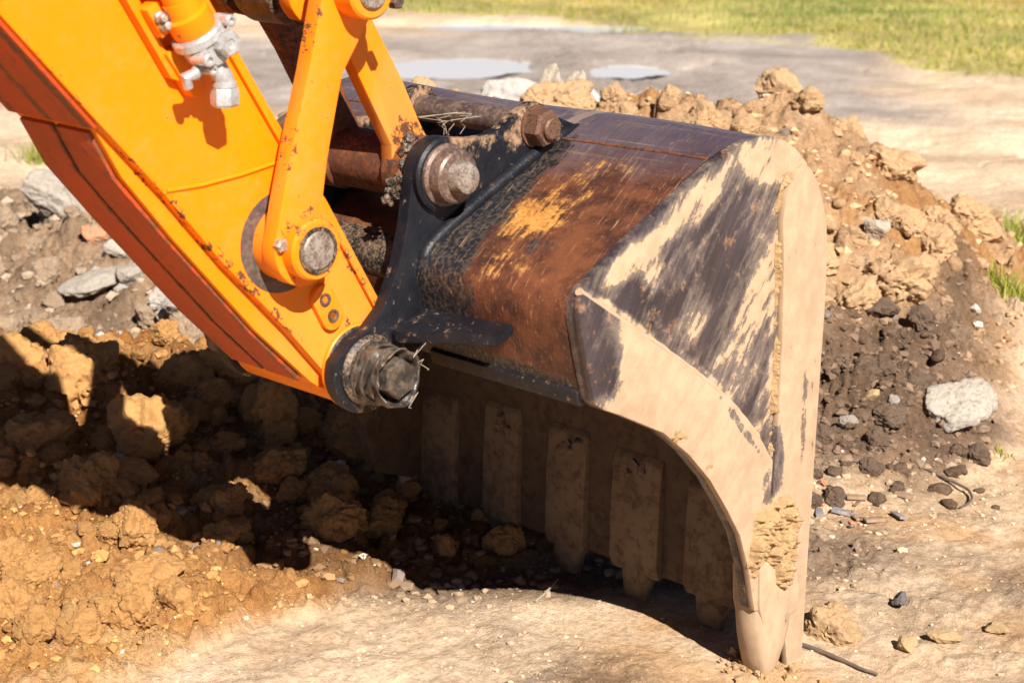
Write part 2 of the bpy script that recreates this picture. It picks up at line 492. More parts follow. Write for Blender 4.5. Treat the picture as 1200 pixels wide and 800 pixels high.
def grass_material(name, c1, c2, c3):
    m = Mat(name, .6, spec=.3)
    at = m.n('ShaderNodeAttribute', attribute_name='Col')
    m.col(at.outputs['Color'])
    tr = m.n('ShaderNodeBsdfTranslucent')
    m.put(tr.inputs[0], at.outputs['Color'])
    ms = m.n('ShaderNodeMixShader')
    ms.inputs[0].default_value = .35
    m.t.links.new(m.b.outputs[0], ms.inputs[1])
    m.t.links.new(tr.outputs[0], ms.inputs[2])
    m.t.links.new(ms.outputs[0], m.t.nodes['Material Output'].inputs[0])
    return m.m
grass_mat = grass_material('grass_blades', None, None, None)

# ------------------------------------------------------------------ numpy noise
def h2(ix, iy, seed):
    n = (ix.astype(np.int64)*374761393 + iy.astype(np.int64)*668265263 + seed*1442695041) & 0xffffffff
    n = ((n ^ (n >> 13))*1274126177) & 0xffffffff
    n = ((n ^ (n >> 16))*2246822519) & 0xffffffff
    return ((n ^ (n >> 15)) & 0xffffff)/float(0x1000000)

def vnoise(x, y, seed=0):
    ix, iy = np.floor(x), np.floor(y)
    fx, fy = x-ix, y-iy
    u, v = fx*fx*fx*(fx*(fx*6-15)+10), fy*fy*fy*(fy*(fy*6-15)+10)
    a, b = h2(ix, iy, seed), h2(ix+1, iy, seed)
    c, d = h2(ix, iy+1, seed), h2(ix+1, iy+1, seed)
    return (a+(b-a)*u)+((c+(d-c)*u)-(a+(b-a)*u))*v

def fbm(x, y, s, octv=4, seed=0, g=.5):
    t = 0; amp = 1; tot = 0
    x = x/s; y = y/s
    for o in range(octv):
        t = t + amp*vnoise(x+o*17.3, y-o*9.1, seed+o)
        tot += amp; amp *= g
        x, y = (x*.8-y*.6)*2.03, (x*.6+y*.8)*2.03
    return t/tot - .5

def worley(x, y, s, seed=0):
    x = x/s; y = y/s
    ix, iy = np.floor(x), np.floor(y)
    f1 = np.full(x.shape, 9.); rid = np.zeros(x.shape); ox = np.zeros(x.shape); oy = np.zeros(x.shape)
    for dx in (-1, 0, 1):
        for dy in (-1, 0, 1):
            cx, cy = ix+dx, iy+dy
            qx, qy = x-cx-h2(cx, cy, seed), y-cy-h2(cx, cy, seed+31)
            d = np.hypot(qx, qy)
            near = d < f1
            rid = np.where(near, h2(cx, cy, seed+77), rid)
            ox = np.where(near, qx, ox); oy = np.where(near, qy, oy)
            f1 = np.where(near, d, f1)
    return f1, rid, ox, oy

def clods(x, y, s, seed, fill=.8):
    """broken lumps: steep sided cells with a tilted, pitted top"""
    wx = x + fbm(x, y, s*.7, 3, seed+5)*s*1.1
    wy = y + fbm(x, y, s*.7, 3, seed+9)*s*1.1
    f1, r, ox, oy = worley(wx, wy, s, seed)
    R_ = .42+.40*r
    body = sstep(f1/R_, 1.0, .52)
    t = r*40.0
    top = .35+.65*((r*7.3) % 1.0) + .75*(np.cos(t)*ox+np.sin(t)*oy)
    return body*np.clip(top, .05, 1.6)*(r < fill)

def sstep(x, a, b):
    t = np.clip((x-a)/(b-a), 0, 1)
    return t*t*(3-2*t)

FX, FY = -math.cos(AZ), math.sin(AZ)
RX, RY = math.sin(AZ), math.cos(AZ)
def to_xy(a, d): return CAM[0]+a*RX+d*FX, CAM[1]+a*RY+d*FY
def to_ad(x, y):
    x = x-CAM[0]; y = y-CAM[1]
    return x*RX+y*RY, x*FX+y*FY

MA = [-6, -3.2, -2.2, -1.3, -.75, -.35, .2, .82, 1.0, 1.36, 1.74, 2.0]
MH = [0, .0, .03, .26, .58, .67, .69, .68, .62, .40, .10, 0]
MD = [7.4, 7.4, 7.2, 6.7, 6.3, 6.15, 6.0, 6.0, 6.0, 6.05, 6.2, 6.4]
MF = [1.3, 1.3, 1.3, 1.3, 1.5, 1.7, 1.8, 1.85, 1.75, 1.4, .9, .8]

def masks(x, y):
    a, d = to_ad(x, y)
    wob = fbm(x, y, .9, 4, 3)
    aw, dw = a+wob*.35, d+fbm(x, y, .8, 4, 8)*.35
    # heap behind the bucket
    hc, dc, wf = np.interp(aw, MA, MH), np.interp(aw, MA, MD), np.interp(aw, MA, MF)
    v = np.where(dw < dc, 1-(dc-dw)/wf, 1-(dw-dc)/1.25)
    v = np.clip(v, 0, 1)
    mound = hc*(.55*v+.45*v*v*(3-2*v))
    mm = sstep(mound, .015, .12)
    # clay ridge in the left foreground
    AA = [-2.4, -1.7, -.9, -.64, -.38, 0, .15, .3]
    dt = np.interp(aw, AA, [2.9, 3.0, 3.24, 3.56, 3.76, 3.90, 3.98, 4.0])
    db = np.interp(aw, AA, [5.6, 5.55, 5.35, 5.05, 4.75, 4.45, 4.3, 4.2])
    hh = np.interp(aw, AA, [.10, .22, .22, .17, .11, .05, .02, 0])
    q = (dw-dt)/(db-dt)
    prof = np.where(q < .72, np.clip(q/.72, 0, 1), np.clip(1-(q-.72)/.28, 0, 1))
    ridge = hh*prof**.8
    rm = sstep(q, -.04, .06)*sstep(q, 1.08, .92)*sstep(hh, 0.005, .04)
    # rubble ground left of the arm
    rub = sstep(d, 4.9, 5.3)*sstep(d, 8.6, 7.4)*sstep(a, -.3, -.7)*(1-rm)
    # dark topsoil along the toe of the heap; darker soil with painted shade under the bucket
    nd = fbm(x, y, .5, 5, 21)*.30
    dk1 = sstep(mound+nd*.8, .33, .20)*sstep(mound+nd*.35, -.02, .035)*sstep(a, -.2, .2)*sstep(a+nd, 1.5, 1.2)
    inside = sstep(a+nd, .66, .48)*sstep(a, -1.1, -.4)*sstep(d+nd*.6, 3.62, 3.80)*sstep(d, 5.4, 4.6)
    return a, d, mound, mm, ridge, rm, rub, dk1, inside

PUDDLES = [(-.40, 12.05, .62, .52), (.15, 14.15, 1.0, .30), (.74, 11.85, .24, .30)]
def height(x, y, parts=None):
    a, d, mound, mm, ridge, rm, rub, dk1, inside = parts if parts is not None else masks(x, y)
    near = np.exp(-(np.maximum(d-3, 0)/14)**2)
    h = fbm(x, y, 2.6, 3, 40)*.05 + fbm(x, y, .35, 4, 41)*.016*near + mound + ridge
    sand = (1-mm)*(1-rm)*(1-rub)*near
    h += fbm(x, y, .09, 4, 42)*.020*sand + fbm(x, y, .03, 3, 43)*.007*sand + clods(x, y, .06, 45, .35)*.007*sand*sstep(fbm(x, y, .4, 3, 46), -.05, .15)
    # cracks across the packed sand
    rid = np.abs(fbm(x+fbm(x, y, .2, 3, 50)*.25, y, .75, 3, 51))
    h -= .022*sstep(rid, .012, .0)*sand*sstep(fbm(x, y, .5, 2, 52), .0, .1)
    # clods, only where their mask is on
    def on(mask, fn):
        k = mask > .003
        if k.any(): h[k] += mask[k]*fn(x[k], y[k], ridge[k])
    on(mm, lambda x, y, r: clods(x, y, .23, 60, .7)*.045 + clods(x, y, .10, 61, .8)*.034 + clods(x, y, .045, 62)*.014 + clods(x, y, .024, 64)*.006 + fbm(x, y, .12, 4, 63)*.05)
    on(rm, lambda x, y, r: clods(x, y, .17, 70, .6)*.07*sstep(r, .05, .18) + clods(x, y, .085, 71, .75)*.032 + clods(x, y, .04, 72, .85)*.013 + clods(x, y, .020, 73)*.005 + fbm(x, y, .06, 4, 74)*.028)
    on(rub, lambda x, y, r: clods(x, y, .16, 80, .45)*.05 + clods(x, y, .07, 81, .6)*.025 + clods(x, y, .03, 82)*.012 + fbm(x, y, .1, 4, 83)*.03)
    on(np.maximum(dk1, inside*.8), lambda x, y, r: clods(x, y, .075, 90, .8)*.018 + clods(x, y, .033, 91)*.010)
    # basins of the puddles
    for pa, pd, ra, rd in PUDDLES:
        h -= .045*np.exp(-(((a-pa)/ra)**2+((d-pd)/rd)**2)**2)
    # ruts of the track beyond the heap
    h += sstep(d, 7.6, 8.4)*sstep(d, 60, 25)*(np.sin(d*5.2+a*.35+fbm(x, y, 1.6, 3, 95)*5)*.012 + fbm(x, y, .3, 3, 96)*.022)
    # the hard ground right round the bucket's teeth stays at zero
    g = np.exp(-((np.asarray(x)-.1)/.75)**2-((np.asarray(y)-.0)/.25)**2)
    return h*(1-.55*g) - .012*g

# ------------------------------------------------------------------ ground sheet
ts = np.concatenate([-np.geomspace(12, .46, 26), np.linspace(-.39, .39, 610), np.geomspace(.46, 12, 26)])
ds = np.concatenate([-np.geomspace(500, 1, 16), np.linspace(0, 2.9, 40), np.geomspace(2.94, 17, 830), np.geomspace(17.3, 900, 60)])
Tg, Dg = np.meshgrid(ts, ds)
Ag = Tg*np.sqrt(Dg**2+1.0)
GX, GY = to_xy(Ag.ravel(), Dg.ravel())
pm = masks(GX, GY)
GZ = height(GX, GY, pm)
ga, gd, mound_, mm_, ridge_, rm_, rub_, dk1_, ins_ = pm
C3 = lambda *c: np.array(c)[None, :]
def lerp(c, k, t): return c*(1-k[:, None])+t*k[:, None]
n1 = fbm(GX, GY, .45, 5, 100); n2 = fbm(GX, GY, .12, 4, 101); n3 = fbm(GX, GY, 2.2, 4, 102)
gc = np.repeat(C3(.55, .40, .265), len(GX), 0)
gc = lerp(gc, sstep(n1+n2*.4, 0.0, .22)*.85, C3(.48, .30, .16))
gc = lerp(gc, sstep(n1*-1+n2*.5, .05, .25)*.7, C3(.62, .48, .345))
gc = lerp(gc, rub_, C3(.30, .205, .132)*(1+n2[:, None]*.8))
gc = lerp(gc, rub_*sstep(n1+n2, .12, .3)*.8, C3(.38, .28, .19))
mc = lerp(np.repeat(C3(.48, .30, .165), len(GX), 0), sstep(n1+n2*.6, 0, .2), C3(.43, .225, .09))
mc = lerp(mc, sstep(-n1+n2*.7, .08, .28), C3(.56, .40, .26))
mc = lerp(mc, sstep(ga, -.75, -1.15), C3(.34, .23, .145)*(1+n2[:, None]))
gc = lerp(gc, mm_, mc)
rc = lerp(np.repeat(C3(.47, .235, .078), len(GX), 0), sstep(n1+n2, 0, .25), C3(.37, .165, .048))
rc = lerp(rc, sstep(-n1+n2*.8, .08, .28)*.8, C3(.56, .35, .155))
gc = lerp(gc, rm_, rc)
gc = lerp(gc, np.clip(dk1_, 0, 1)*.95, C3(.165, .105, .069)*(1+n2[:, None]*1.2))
gc = lerp(gc, np.clip(ins_, 0, 1)*.85*(1-rm_*.35), C3(.115, .07, .042)*(1+n2[:, None]))  # shade under the bucket painted into the soil colour
# beyond the heap: pale track, grey damp gravel, pale sand, then turf
track = sstep(gd, 7.6, 8.6)
wn = n3*1.6+n1*.5
gc = lerp(gc, track, C3(.64, .49, .35)*(1+n1[:, None]*.5))
gc = lerp(gc, track*sstep(np.sin(gd*5.2+ga*.35+n3*5), .2, .9)*.5, C3(.42, .30, .20))
grey = sstep(gd+wn*.8+ga*.12, 9.6, 10.5)*sstep(gd+wn*.7-ga*.10, 13.9, 13.2)*sstep(ga+wn, 2.9, 2.2)
gc = lerp(gc, grey*.92, C3(.33, .29, .265)*(1+n1[:, None]*.7))
gedge = np.interp(ga, [-12, -3, -1, 0.1, .9, 2.2, 2.55, 3.2, 6, 12], [16.5, 15.4, 15.1, 14.7, 13.7, 13.0, 11.7, 11.1, 10.3, 9])
turf = sstep(gd+n1*1.0+n2*.6, gedge-.1, gedge+.45)
gc = lerp(gc, turf, C3(.42, .37, .13)*(1+n1[:, None]))
gc = np.clip(gc, 0.01, .9)
nr, nc = Tg.shape
idx = np.arange(nr*nc).reshape(nr, nc)
quads = np.stack([idx[:-1, :-1], idx[:-1, 1:], idx[1:, 1:], idx[1:, :-1]], -1).reshape(-1, 4)
def np_mesh(name, verts, faces, k, colors=None, smooth=True, alpha=None):
    me = bpy.data.meshes.new(name)
    me.vertices.add(len(verts))
    me.vertices.foreach_set('co', np.ascontiguousarray(verts, dtype=np.float32).ravel())
    me.loops.add(faces.size)
    me.loops.foreach_set('vertex_index', faces.astype(np.int32).ravel())
    me.polygons.add(len(faces))
    me.polygons.foreach_set('loop_start', np.arange(0, faces.size, k, dtype=np.int32))
    me.polygons.foreach_set('use_smooth', np.full(len(faces), smooth))
    if colors is not None:
        at = me.color_attributes.new('Col', 'FLOAT_COLOR', 'POINT')
        at.data.foreach_set('color', np.concatenate([colors, np.ones((len(colors), 1)) if alpha is None else alpha[:, None]], 1).astype(np.float32).ravel())
    me.update(calc_edges=True)
    return me
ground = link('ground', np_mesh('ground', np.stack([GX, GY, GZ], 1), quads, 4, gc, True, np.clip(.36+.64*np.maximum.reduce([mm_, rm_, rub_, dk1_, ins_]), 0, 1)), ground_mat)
tag(ground, 'sandy building ground with a soil heap and clay clods', kind='structure')

GZ2 = GZ.reshape(nr, nc)
def hz(x, y):
    """height of the ground sheet at a point, read from its own grid"""
    a_, d_ = to_ad(x, y)
    t_ = a_/math.sqrt(d_*d_+1)
    i = min(max(int(np.searchsorted(ds, d_))-1, 0), nr-2)
    j = min(max(int(np.searchsorted(ts, t_))-1, 0), nc-2)
    u = (d_-ds[i])/(ds[i+1]-ds[i]); v = (t_-ts[j])/(ts[j+1]-ts[j])
    return float((GZ2[i, j]*(1-v)+GZ2[i, j+1]*v)*(1-u)+(GZ2[i+1, j]*(1-v)+GZ2[i+1, j+1]*v)*u)

# puddles far behind the heap: level sheets lying in hollows of the ground
for pa, pd, ra, rd in PUDDLES:
    bm = bmesh.new()
    pts = []
    for i in range(40):
        t = 2*math.pi*i/40
        kk = 1.05+.45*mnoise.noise(Vector((math.cos(t)*1.5+pa*9, math.sin(t)*1.5, pd)))+.2*mnoise.noise(Vector((math.cos(t)*4+pa*9, math.sin(t)*4, pd)))
        x, y = to_xy(pa+math.cos(t)*ra*kk, pd+math.sin(t)*rd*kk)
        pts.append(bm.verts.new((x, y, hz(*to_xy(pa, pd))+.026)))
    bm.faces.new(pts)
    tag(obj('puddle', bm, water, None, 0), kind='structure')

# ------------------------------------------------------------------ excavator
exc = bpy.data.objects.new('excavator', None)
col.objects.link(exc)
exc.empty_display_size = .3
tag(exc, 'orange excavator arm with links and a mud caked rusty digging bucket', 'excavator')

HINGE = (-.707, .680)
IDLER = (-.860, .930)
TOP = (-.742, 1.345)
LPIN = (-.530, 1.005)
TIE = (-.285, 1.060)

# --- arm
low = [(-2.5, 2.62), (-1.359, 1.347), (-1.202, 1.168), (-1.09, 1.042), (-.983, .912), (-.855, .774), (-.752, .652)]
endc = arc(HINGE, .072, 205, 395, 14)
up = [(-.655, .772), (-.774, .977), (-.847, 1.081), (-.953, 1.252), (-1.008, 1.343), (-1.030, 1.40), (-1.04, 1.62), (-1.20, 1.95), (-2.05, 3.25)]  # last points: unseen hump added to fill out the arm's ground shadow
arm = prism('arm', low + endc + up, -.13, .13, arm_paint, exc, .004)
# lower box under the side plates
lowb = [(-2.5, 2.64), (-1.36, 1.37), (-1.2, 1.19), (-1.0, .95), (-.85, .79), (-.70, .66), (-.70, .606), (-.735, .622), (-.79, .662), (-.907, .779), (-1.067, .966), (-1.155, 1.078), (-1.20, 1.160)]
prism('belly_box', lowb[1:], -.108, .108, arm_paint, arm, .003)
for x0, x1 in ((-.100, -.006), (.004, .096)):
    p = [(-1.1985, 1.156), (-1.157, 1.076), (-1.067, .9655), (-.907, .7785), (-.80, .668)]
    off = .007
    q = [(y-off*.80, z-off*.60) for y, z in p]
    prism('wear_plate', p + q[::-1], x0, x1, red_tone, arm, .0015)
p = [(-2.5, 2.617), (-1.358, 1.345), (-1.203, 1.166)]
prism('wear_plate', p + [(y-.005, z-.0045) for y, z in p][::-1], -.124, .122, red_tone, arm, .001)
# casting seam and lips
tube('weld_seam', [(.1305, -1.088, 1.05), (.1315, -1.02, 1.050), (.1315, -.94, 1.056), (.1305, -.862, 1.066)], .0035, arm_paint, arm, 8)
lip = [(-.662, .775), (-.781, .980), (-.854, 1.084), (-.960, 1.255), (-1.015, 1.346), (-1.034, 1.385)]
lip2 = [(y+.013, z+.008) for y, z in lip]
prism('edge_strip', lip + lip2[::-1], .131, .139, arm_paint, arm, .0015)
lathe('hinge_collar', [(0, .03), (0, .074), (.004, .077), (.010, .077), (.013, .073), (.013, .03)], (.128, *HINGE), link_paint, arm, seg=56)
lathe('dust_seal', [(0, .03), (0, .070), (.003, .074), (.008, .074), (.010, .070), (.010, .03)], (.134, *HINGE), grease, arm, seg=56)
# oval lock plate with two recessed bolts
def stadium(c, L, r, ang, n=10):
    dx, dz = math.cos(R(ang))*L/2, math.sin(R(ang))*L/2
    return arc((c[0]+dx, c[1]+dz), r, ang-90, ang+90, n) + arc((c[0]-dx, c[1]-dz), r, ang+90, ang+270, n)
LP = (-.772, .800)
lockp = prism('lock_plate', stadium(LP, .042, .024, 118), .129, .142, link_paint, arm, .003)
for s in (-1, 1):
    c = (LP[0]+s*.018*math.cos(R(118)), LP[1]+s*.018*math.sin(R(118)))
    lathe('bolt', [(0, .012), (.003, .012), (.003, .008), (.0005, .006), (.0005, 0)], (.1415, *c), dark_hole, lockp, seg=20)
# grease ring worn by the idler link
ring = arc(IDLER, .088, 90, 300, 24) + arc(IDLER, .055, 300, 90, 24)
prism('worn_ring', ring, .1295, .1312, worn_mat, arm, .0005)

# --- idler links
def idler_poly():
    pts = arc(IDLER, .066, 160, 385, 20)
    pts += [(-.822, .997), (-.808, 1.072), (-.771, 1.208), (-.712, 1.290)]
    pts += arc(TOP, .064, -40, 172, 18)
    pts += [(-.842, 1.221), (-.879, 1.108), (-.906, 1.015)]
    return pts
def idler(sgn, nm='idler_link'):
    a_, b_ = sorted((sgn*.158, sgn*.193))
    o = prism(nm, idler_poly(), a_, b_, link_paint, exc, .004)
    ax = (sgn, 0, 0)
    lathe('boss', [(0, .03), (0, .063), (.028, .063), (.030, .060), (.030, .03)], (sgn*.130, *IDLER), link_paint, o, ax, 48)
    lathe('boss', [(0, .034), (0, .052), (.026, .052), (.031, .048), (.031, .034)], (sgn*.192, *IDLER), link_paint, o, ax, 48)
    lathe('pin', [(0, 0), (0, .0335), (.105, .0335), (.109, .030), (.110, 0)], (sgn*.12, *IDLER), pin_steel, o, ax, 40)
    lathe('seal_ring', [(0, .033), (.0, .040), (.004, .040), (.004, .033)], (sgn*.2222, *IDLER), grease, o, ax, 40)
    lathe('bolt', [(0, 0), (0, .012), (.011, .012), (.014, .009), (.014, 0)], (sgn*.192, IDLER[0]-.056, IDLER[1]+.014), bolt_mat, o, ax, 6)
    lathe('boss', [(0, .03), (0, .047), (.042, .047), (.046, .043), (.046, .030)], (sgn*.192, *TOP), link_paint, o, ax, 40)
    lathe('pin', [(0, 0), (0, .030), (.132, .030), (.135, .027), (.135, 0)], (sgn*.11, *TOP), pin_steel, o, ax, 40)
    lathe('bolt', [(0, 0), (0, .012), (.016, .012), (.019, .009), (.019, 0)], (sgn*.225, TOP[0]+.055, TOP[1]-.022), dark_hole, o, ax, 6)
    return o
idler(1)
idler(-1)

# --- bucket link (H shape)
hl = bpy.data.objects.new('bucket_link', None)
col.objects.link(hl)
hl.parent = exc
leg = arc(LPIN, .060, 200, 395, 18) + [(-.497, 1.052), (-.520, 1.090), (-.561, 1.172), (-.630, 1.285), (-.672, 1.355)] + arc(TOP, .070, 10, 230, 18) + [(-.715, 1.272), (-.676, 1.213), (-.620, 1.112), (-.588, 1.055)]
for x0, x1 in ((.075, .106), (-.106, -.075)):
    prism('side_leg', leg, x0, x1, link_paint if x0 > 0 else rust_and_shade, hl, .004)  # far leg in rust brown to paint in the shade on it
lathe('pin_tube', [(0, .03), (0, .058), (.004, .062), (.05, .062), (.058, .056), (.202, .056), (.21, .062), (.256, .062), (.26, .058), (.26, .03)], (-.13, *LPIN), rust_and_shade, hl, seg=48)
lathe('rod_eye', [(0, .03), (0, .068), (.004, .072), (.096, .072), (.10, .068), (.10, .03)], (-.05, *TOP), grease, hl, seg=40)  # black for grease, with the shade up here painted in too

# --- bucket cylinder
cyl = lathe('bucket_cylinder', [(0, 0), (0, .060), (.05, .066), (1.2, .066), (1.22, .06), (1.22, 0)], (0, TOP[0]-.34, TOP[1]+.52), yellow_clean, exc, (0, -.547, .837))
lathe('rod', [(0, 0), (0, .034), (.62, .034), (.62, 0)], (0, TOP[0]-.02, TOP[1]+.04), pin_steel, cyl, (0, -.547, .837), 32)

# --- hydraulic pipe with shut-off valve on the arm
PD = Vector((0, .51, -.86))
PE = Vector((.187, -1.060, 1.306))
pipe = lathe('hydraulic_pipe', [(0, 0), (0, .024), (.9, .024), (.9, 0)], PE, yellow_clean, exc, tuple(-PD), 28)
lathe('pipe_flange', [(0, .01), (0, .034), (.006, .036), (.032, .036), (.036, .030), (.06, .027), (.06, .01)], PE+PD*.002, yellow_clean, pipe, tuple(-PD), 32)
bm = bmesh.new()
sd = Vector((0, -.86, -.51))
for off, wdt, th, xx in ((.050, .016, .030, .150),):
    c0 = PE + PD*.055 + sd*off
    pts = [c0 - PD*.95 - sd*wdt/2, c0 - PD*.95 + sd*wdt/2, c0 + sd*wdt/2, c0 + PD*.02 - sd*wdt/2]
    add_prism(bm, [(p.y, p.z) for p in pts], .129, xx, .002)
obj('guide_rail', bm, arm_paint, pipe)
bm = bmesh.new()
for off in (-.036,):
    c0 = PE + PD*.03 + sd*off
    pts = [c0 - PD*.95 - sd*.006, c0 - PD*.95 + sd*.006, c0 + sd*.006, c0 - sd*.006]
    add_prism(bm, [(p.y, p.z) for p in pts], .139, .187, .002)
obj('guide_rail', bm, arm_paint, pipe)
c0 = PE + PD*.035 + sd*.038
prism('valve_bracket', [(c0.y+q[0], c0.z+q[1]) for q in ((-.02, .012), (.012, .022), (.055, -.042), (.046, -.062), (.028, -.060))], .130, .158, yellow_clean, pipe, .003)
valve = bpy.data.objects.new('shut_off_valve', None)
col.objects.link(valve)
valve.parent = pipe
vm = bmesh.new()
add_lathe(vm, [(0, 0), (0, .040), (.004, .043), (.016, .043), (.022, .036), (.040, .034), (.056, .026), (.060, 0)], PE+PD*.001, tuple(PD), 36)
add_lathe(vm, [(0, 0), (0, .030), (.030, .030), (.036, .026), (.036, 0)], PE+PD*.030+Vector((.0, 0, 0)), (1, 0, 0), 32)
vb = obj('body', vm, zinc, exc)
vb.parent = pipe
vb.name = 'valve_body'
bpy.data.objects.remove(valve)
VC = PE + PD*.030
lathe('hex_plug', [(0, 0), (0, .022), (.016, .022), (.021, .018), (.021, .009), (.018, .007), (.018, 0)], (VC.x+.034, VC.y+.012, VC.z+.006), zinc, vb, (1, 0, 0), 6, .3, 20)
for dy, dz, rr, ln, md in ((-.026, -.016, .0105, .040, zinc), (.020, .040, .0095, .036, zinc), (-.012, -.034, .008, .03, zinc)):
    lathe('screw', [(0, 0), (0, rr), (ln-.002, rr), (ln, rr*.8), (ln, rr*.45), (ln-.004, rr*.4), (ln-.004, 0)], (VC.x+.012, VC.y+dy, VC.z+dz), md, vb, (1, 0, 0), 18)
tube('lever', [(VC.x+.014, VC.y-.020, VC.z-.030), (VC.x+.018, VC.y-.032, VC.z-.040), (VC.x+.014, VC.y-.046, VC.z-.043), (VC.x+.010, VC.y-.040, VC.z-.060)], [.009, .010, .010, .008], zinc, vb, 12)
EL = VC + PD*.030
el = smooth_path([(EL.x+.004, EL.y-.008, EL.z+.014), (EL.x+.014, EL.y+.000, EL.z-.012), (EL.x+.016, EL.y+.008, EL.z-.028), (EL.x+.016, EL.y+.0085, EL.z-.048)], 4)
tube('elbow', el, .0165, zinc, vb, 20)
lathe('cap_nut', [(0, 0), (0, .0215), (.003, .0225), (.026, .0225), (.030, .019), (.030, .0)], (EL.x+.016, EL.y+.0085, EL.z-.040), zinc, vb, (0, 0, -1), 6, .2, 20)
lathe('sleeve', [(0, .010), (0, .0195), (.008, .0195), (.008, .010)], (EL.x+.016, EL.y+.0085, EL.z-.031), zinc, vb, (0, 0, -1), 28)
for s, tt in ((.040, .040), (.040, .058), (-.028, .046), (-.028, .062)):
    p = PE - PD*tt*.8 + sd*s*.9
    lathe('bolt', [(0, 0), (0, .0095), (.010, .0095), (.012, .0065), (.020, .0065), (.021, .005), (.021, 0)], (.168, p.y, p.z), bolt_mat, pipe, (1, 0, 0), 12)
for s in (.033, -.026):
    p = PE - PD*.04 + sd*s
    prism('clamp', [(p.y+q.y, p.z+q.z) for q in (PD*.026-sd*.014, PD*.026+sd*.014, -PD*.026+sd*.014, -PD*.026-sd*.014)], .140, .170, yellow_clean, pipe, .003)

# --- bucket
bk = bpy.data.objects.new('bucket', None)
col.objects.link(bk)
bk.parent = exc
outer = [(-.551, .672), (-.569, .735), (-.586, .800), (-.592, .830), (-.588, .852), (-.572, .868), (-.548, .882), (-.449, .933), (-.317, .994), (-.235, 1.030), (-.190, 1.046), (-.149, 1.057), (-.108, 1.062), (-.068, 1.058), (-.030, 1.046), (.008, 1.024), (.042, .994), (.070, .960), (.091, .920), (.104, .875), (.110, .810), (.110, .725), (.105, .555), (.101, .363), (.100, .200), (.096, .062)]
inner = [(.076, .062), (.074, .20), (.080, .45), (.086, .70), (.084, .82), (.070, .90), (.035, .965), (-.02, 1.01), (-.09, 1.025), (-.16, .98), (-.24, .87), (-.33, .765), (-.42, .705), (-.53, .676)]
bm = bmesh.new()
prof = outer + inner
nx = 12
xs = [-.531 + 1.062*i/nx for i in range(nx+1)]
rows = []
for x in xs:
    rows.append([bm.verts.new((x, y, z + .004*math.sin(x*7+y*9))) for y, z in prof])
n = len(prof)
for A_, B_ in zip(rows, rows[1:]):
    for i in range(n):
        bm.faces.new((A_[i], A_[(i+1) % n], B_[(i+1) % n], B_[i]))
shell = obj('shell', bm, shell_mat, bk, 38)
# inside surface takes dried mud, with the shade inside painted in
shell.data.materials.append(inner_mat)
no = len(outer)
for i, pl in enumerate(shell.data.polygons):
    if (i % n) >= no-1: pl.material_index = 1
for x0, x1 in ((.185, .529), (-.529, -.185)):
    wl = [(x0+(x1-x0)*i/40, -.226+.0015*mnoise.noise(Vector((i*.8, 2, 1))), 1.0335+.004*math.sin((x0+(x1-x0)*i/40)*7-.226*9)) for i in range(41)]
    bm = bmesh.new()
    add_tube(bm, wl, [.0032+.0012*mnoise.noise(Vector((i*.9, 4, 1))) for i in range(41)], 8)
    obj('weld_seam', bm, rust_and_shade, bk)
side = [(-.551, .671), (-.569, .735), (-.586, .800), (-.592, .830), (-.589, .853), (-.574, .870), (-.548, .885), (-.449, .936), (-.317, .997), (-.235, 1.033), (-.190, 1.049), (-.149, 1.060), (-.108, 1.065), (-.068, 1.061), (-.030, 1.049), (.010, 1.027), (.044, .997), (.072, .962), (.093, .920), (.106, .875), (.112, .810), (.112, .725), (.107, .555), (.103, .363), (.102, .12), (.03, .10), (-.085, .145),
        (-.108, .235), (-.138, .314), (-.180, .377), (-.234, .450), (-.298, .516), (-.371, .575), (-.485, .634), (-.53, .655)]
for s in (1, -1):
    a_, b_ = sorted((s*.530, s*.551))
    prism('side_plate', side, a_, b_, upper_side if s > 0 else inner_mat, bk, .003, 25)  # far plate takes the inner tone as painted shade
cut = [(-.590, .858), (-.581, .866), (-.538, .837), (-.451, .779), (-.31, .686), (-.185, .592), (-.104, .515), (-.044, .440), (-.048, .34), (-.030, .24), (-.02, .13), (-.085, .142),
       (-.109, .235), (-.139, .314), (-.181, .377), (-.235, .450), (-.299, .516), (-.372, .575), (-.486, .634), (-.531, .655), (-.553, .670), (-.571, .735), (-.588, .800), (-.594, .830)]
for s in (1, -1):
    a_, b_ = sorted((s*.5505, s*.566))
    prism('side_cutter', cut, a_, b_, lower_side if s > 0 else inner_mat, bk, .004, 25)  # far cutter takes the inner tone as painted shade
    bm = bmesh.new()
    wl = smooth_path([(s*.5525, y-.001, z+.002) for y, z in cut[1:8]], 8)
    wl = [(x, y+.0025*mnoise.noise(Vector((y*90, z*90, 1))), z+.0025*mnoise.noise(Vector((y*80, z*80, 7)))) for x, y, z in wl]
    add_tube(bm, wl, [.0075+.0035*mnoise.noise(Vector((i*.7, 3, s))) for i in range(len(wl))], 8)
    obj('weld_seam', bm, strip_mat, bk)
strip = [(.020, 1.000), (-.010, .985), (-.034, .950), (-.043, .905), (-.036, .837), (-.030, .672), (-.032, .505), (-.038, .440), (-.040, .337), (-.030, .24), (.000, .17), (.022, .04), (.034, -.03),
         (.078, -.03), (.082, .02), (.086, .20), (.092, .363), (.098, .555), (.104, .725), (.103, .81), (.097, .872), (.083, .917), (.063, .958), (.040, .988)]
for s in (1, -1):
    a_, b_ = sorted((s*.5505, s*.565))
    prism('wear_strip', strip, a_, b_, strip_mat, bk, .004, 25)
